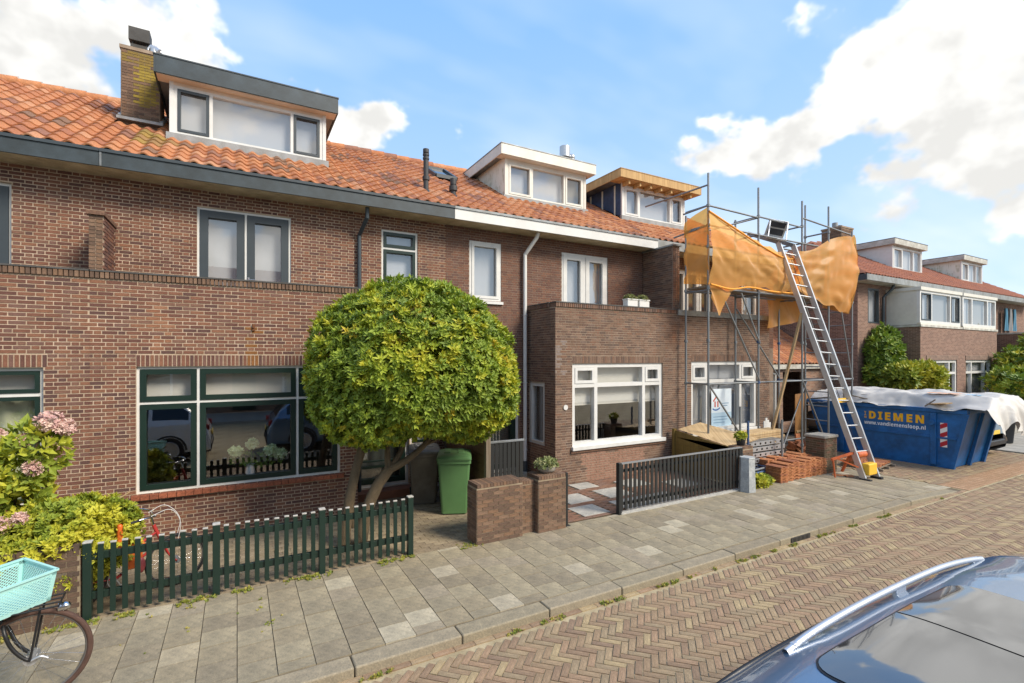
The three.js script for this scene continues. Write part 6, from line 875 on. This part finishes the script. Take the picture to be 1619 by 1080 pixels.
// ---------------------------------------------------------------- cars (local x forward, rear bumper at 0, centre line z = 0)
function car({ label, at, ry, paint, roofGlass = false, rails = false, group, plate = M.plateY }) {
  const t = thing('parked_car', label, 'car', at, ry, group), L = 4.9, belt = (s) => lerp(1.02, .94, s / L);
  const key = (pts) => (s) => { for (let i = 0; i < pts.length - 1; i++) if (s <= pts[i + 1][0]) { const [a, ya] = pts[i], [b, yb] = pts[i + 1], k = clamp((s - a) / (b - a)); return lerp(ya, yb, k * k * (3 - 2 * k) * .5 + k * .5); } return pts[pts.length - 1][1]; };
  const top = key([[0, .62], [.06, .86], [.16, 1.04], [.36, 1.30], [.62, 1.53], [.85, 1.585], [1.3, 1.622], [1.9, 1.64], [2.6, 1.632], [3.2, 1.60], [3.6, 1.53], [4.05, 1.22], [4.32, 1.04], [4.6, .95], [4.8, .82], [4.88, .66], [4.9, .58]]);
  const wb = key([[0, .78], [.12, .88], [.5, .915], [2.3, .925], [4.2, .905], [4.7, .82], [4.9, .66]]), cab = key([[0, 0], [.12, 0], [.62, 1], [3.5, 1], [4.3, 0], [4.9, 0]]);
  const wr = (s) => lerp(wb(s) - .05, .665, cab(s)), drop = (s) => lerp(.06, .125, cab(s)), topY = (s, w) => top(s) - drop(s) * Math.pow(Math.abs(w) / wr(s), 5);
  const ss = []; for (let i = 0; i <= 92; i++) ss.push(L * i / 92); for (const k of [.5, 1.28, 1.36, 2.42, 2.50, 3.9]) ss.push(k); ss.sort((a, b) => a - b);
  const K = 9, sec = (s) => { const p = [], b = Math.min(belt(s), topY(s, wr(s)) - .03), W = wb(s); for (let i = 0; i <= K; i++) { const w = wr(s) * i / K; p.push([topY(s, w), w]); } const e = p[K]; p.push([e[0] - .015, e[1] + .012]); for (let i = 1; i < 4; i++) p.push([lerp(e[0] - .03, b + .02, i / 4), lerp(e[1] + .016, W - .035, i / 4)]); p.push([b + .02, W - .032], [b, W - .012], [b - .05, W], [lerp(b, .5, .5), W + .006], [.52, W - .004], [.40, W + .004], [.28, W - .01], [.22, W - .07], [.2, 0]); return p; };
  const S = ss.map(sec), n = S[0].length, pos = [], ix = [], tagF = [];
  for (const side of [1, -1]) { const base = pos.length / 3; S.forEach((q, i) => q.forEach(([y, w]) => pos.push(ss[i], y, w * side))); for (let i = 0; i < ss.length - 1; i++) for (let j = 0; j < n - 1; j++) { const a = base + i * n + j, b = a + 1, c = a + n, d = c + 1, m = (ss[i] + ss[i + 1]) / 2; let f = 'body'; if (j >= K + 1 && j < K + 4 && m > .5 && m < 3.9 && !(m > 1.28 && m < 1.36) && !(m > 2.42 && m < 2.50)) f = 'glass'; if (j < K - 1 && ((m > .22 && m < .60) || (m > 3.58 && m < 4.26))) f = 'glass'; if (j > n - 4) f = 'sill'; for (const tri of side > 0 ? [[a, c, b], [b, c, d]] : [[a, b, c], [b, d, c]]) { ix.push(...tri); tagF.push(f); } } }
  const g = new THREE.BufferGeometry(); g.setAttribute('position', new THREE.Float32BufferAttribute(pos, 3)); g.setIndex(ix); g.computeVertexNormals(); { const nm = g.attributes.normal, half = pos.length / 6; for (let i = 0; i < ss.length; i++) for (const j of [0]) { const a = i * n, b = half + i * n, v = V(nm.getX(a) + nm.getX(b), nm.getY(a) + nm.getY(b), 0).normalize(); nm.setXYZ(a, v.x, v.y, 0); nm.setXYZ(b, v.x, v.y, 0); } }
  const sub = (f) => { const P = [], N = [], A = g.attributes; for (let k = 0; k < tagF.length; k++) if (tagF[k] === f) for (let e = 0; e < 3; e++) { const v = ix[k * 3 + e]; P.push(A.position.getX(v), A.position.getY(v), A.position.getZ(v)); N.push(A.normal.getX(v), A.normal.getY(v), A.normal.getZ(v)); } const o = new THREE.BufferGeometry(); o.setAttribute('position', new THREE.Float32BufferAttribute(P, 3)); o.setAttribute('normal', new THREE.Float32BufferAttribute(N, 3)); return o; };
  part(t, 'body', sub('body'), paint); part(t, 'windows', sub('glass'), M.carGlass); part(t, 'sill', sub('sill'), M.black);
  const on = (s, w, h = 0) => [s, topY(s, w) + h, w];
  for (const side of [1, -1]) {
    part(t, 'roof_gutter', [tube([.62, 1.0, 1.6, 2.2, 2.8, 3.2, 3.6].map((s) => { const q = on(s, wr(s) * side); return [q[0], q[1] - .004, q[2] + .006 * side]; }), .011, 40, 6)], M.black);
    for (const x of [.92, 3.9]) { const w = part(t, 'wheel', [new THREE.CylinderGeometry(.335, .335, .22, 36).rotateX(Math.PI / 2)], M.rubber); w.position.set(x, .335, side * .815); part(w, 'rim', [new THREE.CylinderGeometry(.225, .225, .01, 30).rotateX(Math.PI / 2).translate(0, 0, side * .112), ...Array.from({ length: 10 }, (_, i) => box(-.018, .018, .04, .215, -.006, .006).rotateZ(i * .6283).translate(0, 0, side * .122)), new THREE.TorusGeometry(.222, .014, 8, 36).translate(0, 0, side * .118)], M.alu); part(w, 'arch', [new THREE.TorusGeometry(.375, .03, 8, 30, Math.PI).translate(0, 0, side * .088)], M.black); }
    part(t, 'tail_light', [rbox(.03, .20, .80, .95, side * .70 - .08, side * .70 + .08, .03)], M.tailRed); part(t, 'headlight', [rbox(4.60, 4.80, .66, .78, side > 0 ? .50 : -.80, side > 0 ? .80 : -.50, .04)], M.chrome);
    part(t, 'mirror', [new THREE.SphereGeometry(.09, 14, 10).scale(.7, .8, 1.2).translate(3.65, 1.04, side * 1.0)], paint); part(t, 'door_handle', [rbox(1.55, 1.72, .86, .885, side > 0 ? .915 : -.945, side > 0 ? .945 : -.915, .01)], paint);
  }
  part(t, 'rear_plate', [rbox(-.02, .0, .62, .73, -.26, .26, .005)], plate); part(t, 'rear_bumper', [rbox(-.03, .1, .30, .46, -.72, .72, .04)], M.black);
  if (rails) for (const side of [1, -1]) {
    const w = .565 * side, pts = [1.17, 1.3, 1.6, 2.1, 2.6, 2.95, 3.10]; const lift = [.0, .016, .032, .036, .032, .016, .0]; const gr = tube(pts.map((s, i) => on(s, w, lift[i])), .015, 60, 10); part(t, 'roof_rail', [gr], M.railSilver);
    for (const s of [1.26, 2.1, 3.0]) part(t, 'rail_foot', [rbox(s - .05, s + .05, on(s, w)[1] - .01, on(s, w, .034)[1] - (s === 2.1 ? 0 : .014), w - .012, w + .012, .006)], M.railSilver);
  }
  if (roofGlass) {
    const panel = (s0, s1, hw, rc, h, rcs) => { const pts = [], cs = [[s1 - rc, hw - rc, 0], [s0 + rc, hw - rc, 1], [s0 + rc, -hw + rc, 2], [s1 - rc, -hw + rc, 3]]; for (const [cx, cw, q] of cs) { const sharp = rcs[q === 0 || q === 3 ? 1 : 0]; if (!sharp) { pts.push([q === 0 || q === 3 ? s1 : s0, q < 2 ? hw : -hw]); continue; } for (let i = 0; i <= 6; i++) { const a = (q + i / 6) * Math.PI / 2; pts.push([cx + rc * Math.cos(a), cw + rc * Math.sin(a)]); } }
      const B = []; for (let i = 0; i < pts.length; i++) { const [a, b] = [pts[i], pts[(i + 1) % pts.length]], m = Math.max(1, Math.ceil(Math.hypot(a[0] - b[0], a[1] - b[1]) / .05)); for (let k = 0; k < m; k++) B.push([lerp(a[0], b[0], k / m), lerp(a[1], b[1], k / m)]); }
      const P = [], I = [], R = 10, c0 = [(s0 + s1) / 2, 0]; for (let r = 0; r <= R; r++) for (const [s, w] of B) { const k = r / R, x = lerp(c0[0], s, k), y = lerp(0, w, k); P.push(x, topY(x, y) + h, y); } const N = B.length; for (let r = 0; r < R; r++) for (let i = 0; i < N; i++) { const a = r * N + i, b = r * N + (i + 1) % N; I.push(a, b, a + N, b, b + N, a + N); } const q = new THREE.BufferGeometry(); q.setAttribute('position', new THREE.Float32BufferAttribute(P, 3)); q.setIndex(I); q.computeVertexNormals(); return q; };
    part(t, 'roof_seal', panel(1.09, 2.36, .445, .10, .003, [1, 1]), M.black); part(t, 'roof_glass', panel(1.10, 1.765, .436, .09, .006, [1, 0]), M.roofGlass); part(t, 'roof_glass', panel(1.776, 2.35, .436, .09, .006, [0, 1]), M.roofGlass);
  }
  return t;
}
M.carGlass = phy([.015, .017, .02], .03, { ior: 1.6 }); M.roofGlass = phy([.02, .02, .022], .06, { ior: 2.3, clearcoat: 1, clearcoatRoughness: .03 }); M.tailRed = phy([.30, .01, .01], .15); M.plateY = std([.70, .48, .06], .5); M.railSilver = std([.62, .63, .65], .42, { metalness: .85 });
M.paintBlue = phy([.12, .21, .33], .3, { metalness: .5, clearcoat: 1, clearcoatRoughness: .04 }); M.paintWhite = phy([.72, .73, .74], .3, { clearcoat: 1, clearcoatRoughness: .05 }); M.paintBlack = phy([.015, .016, .018], .3, { clearcoat: 1, clearcoatRoughness: .05 });
car({ label: 'steel blue parked car with silver roof rails and panoramic glass roof', at: [.75, -.09, -.62], ry: 0, paint: M.paintBlue, roofGlass: true, rails: true });
car({ label: 'white parked car mirrored in the dark green framed window', at: [-.62, -.09, -.70], ry: Math.PI, paint: M.paintWhite });
car({ label: 'black parked car behind the skip, its rear showing under the tarpaulin', at: [18.35, -.085, -5.35], ry: Math.PI / 2, paint: M.paintBlack });
for (const [x, lab] of [[8.6, 'dark grey car parked across the street, mirrored in the white framed window']]) car({ label: lab, at: [x, -.09, 5.6], ry: Math.PI, paint: M.paintBlack });
shadows(scene);
renderer.render(scene, camera);
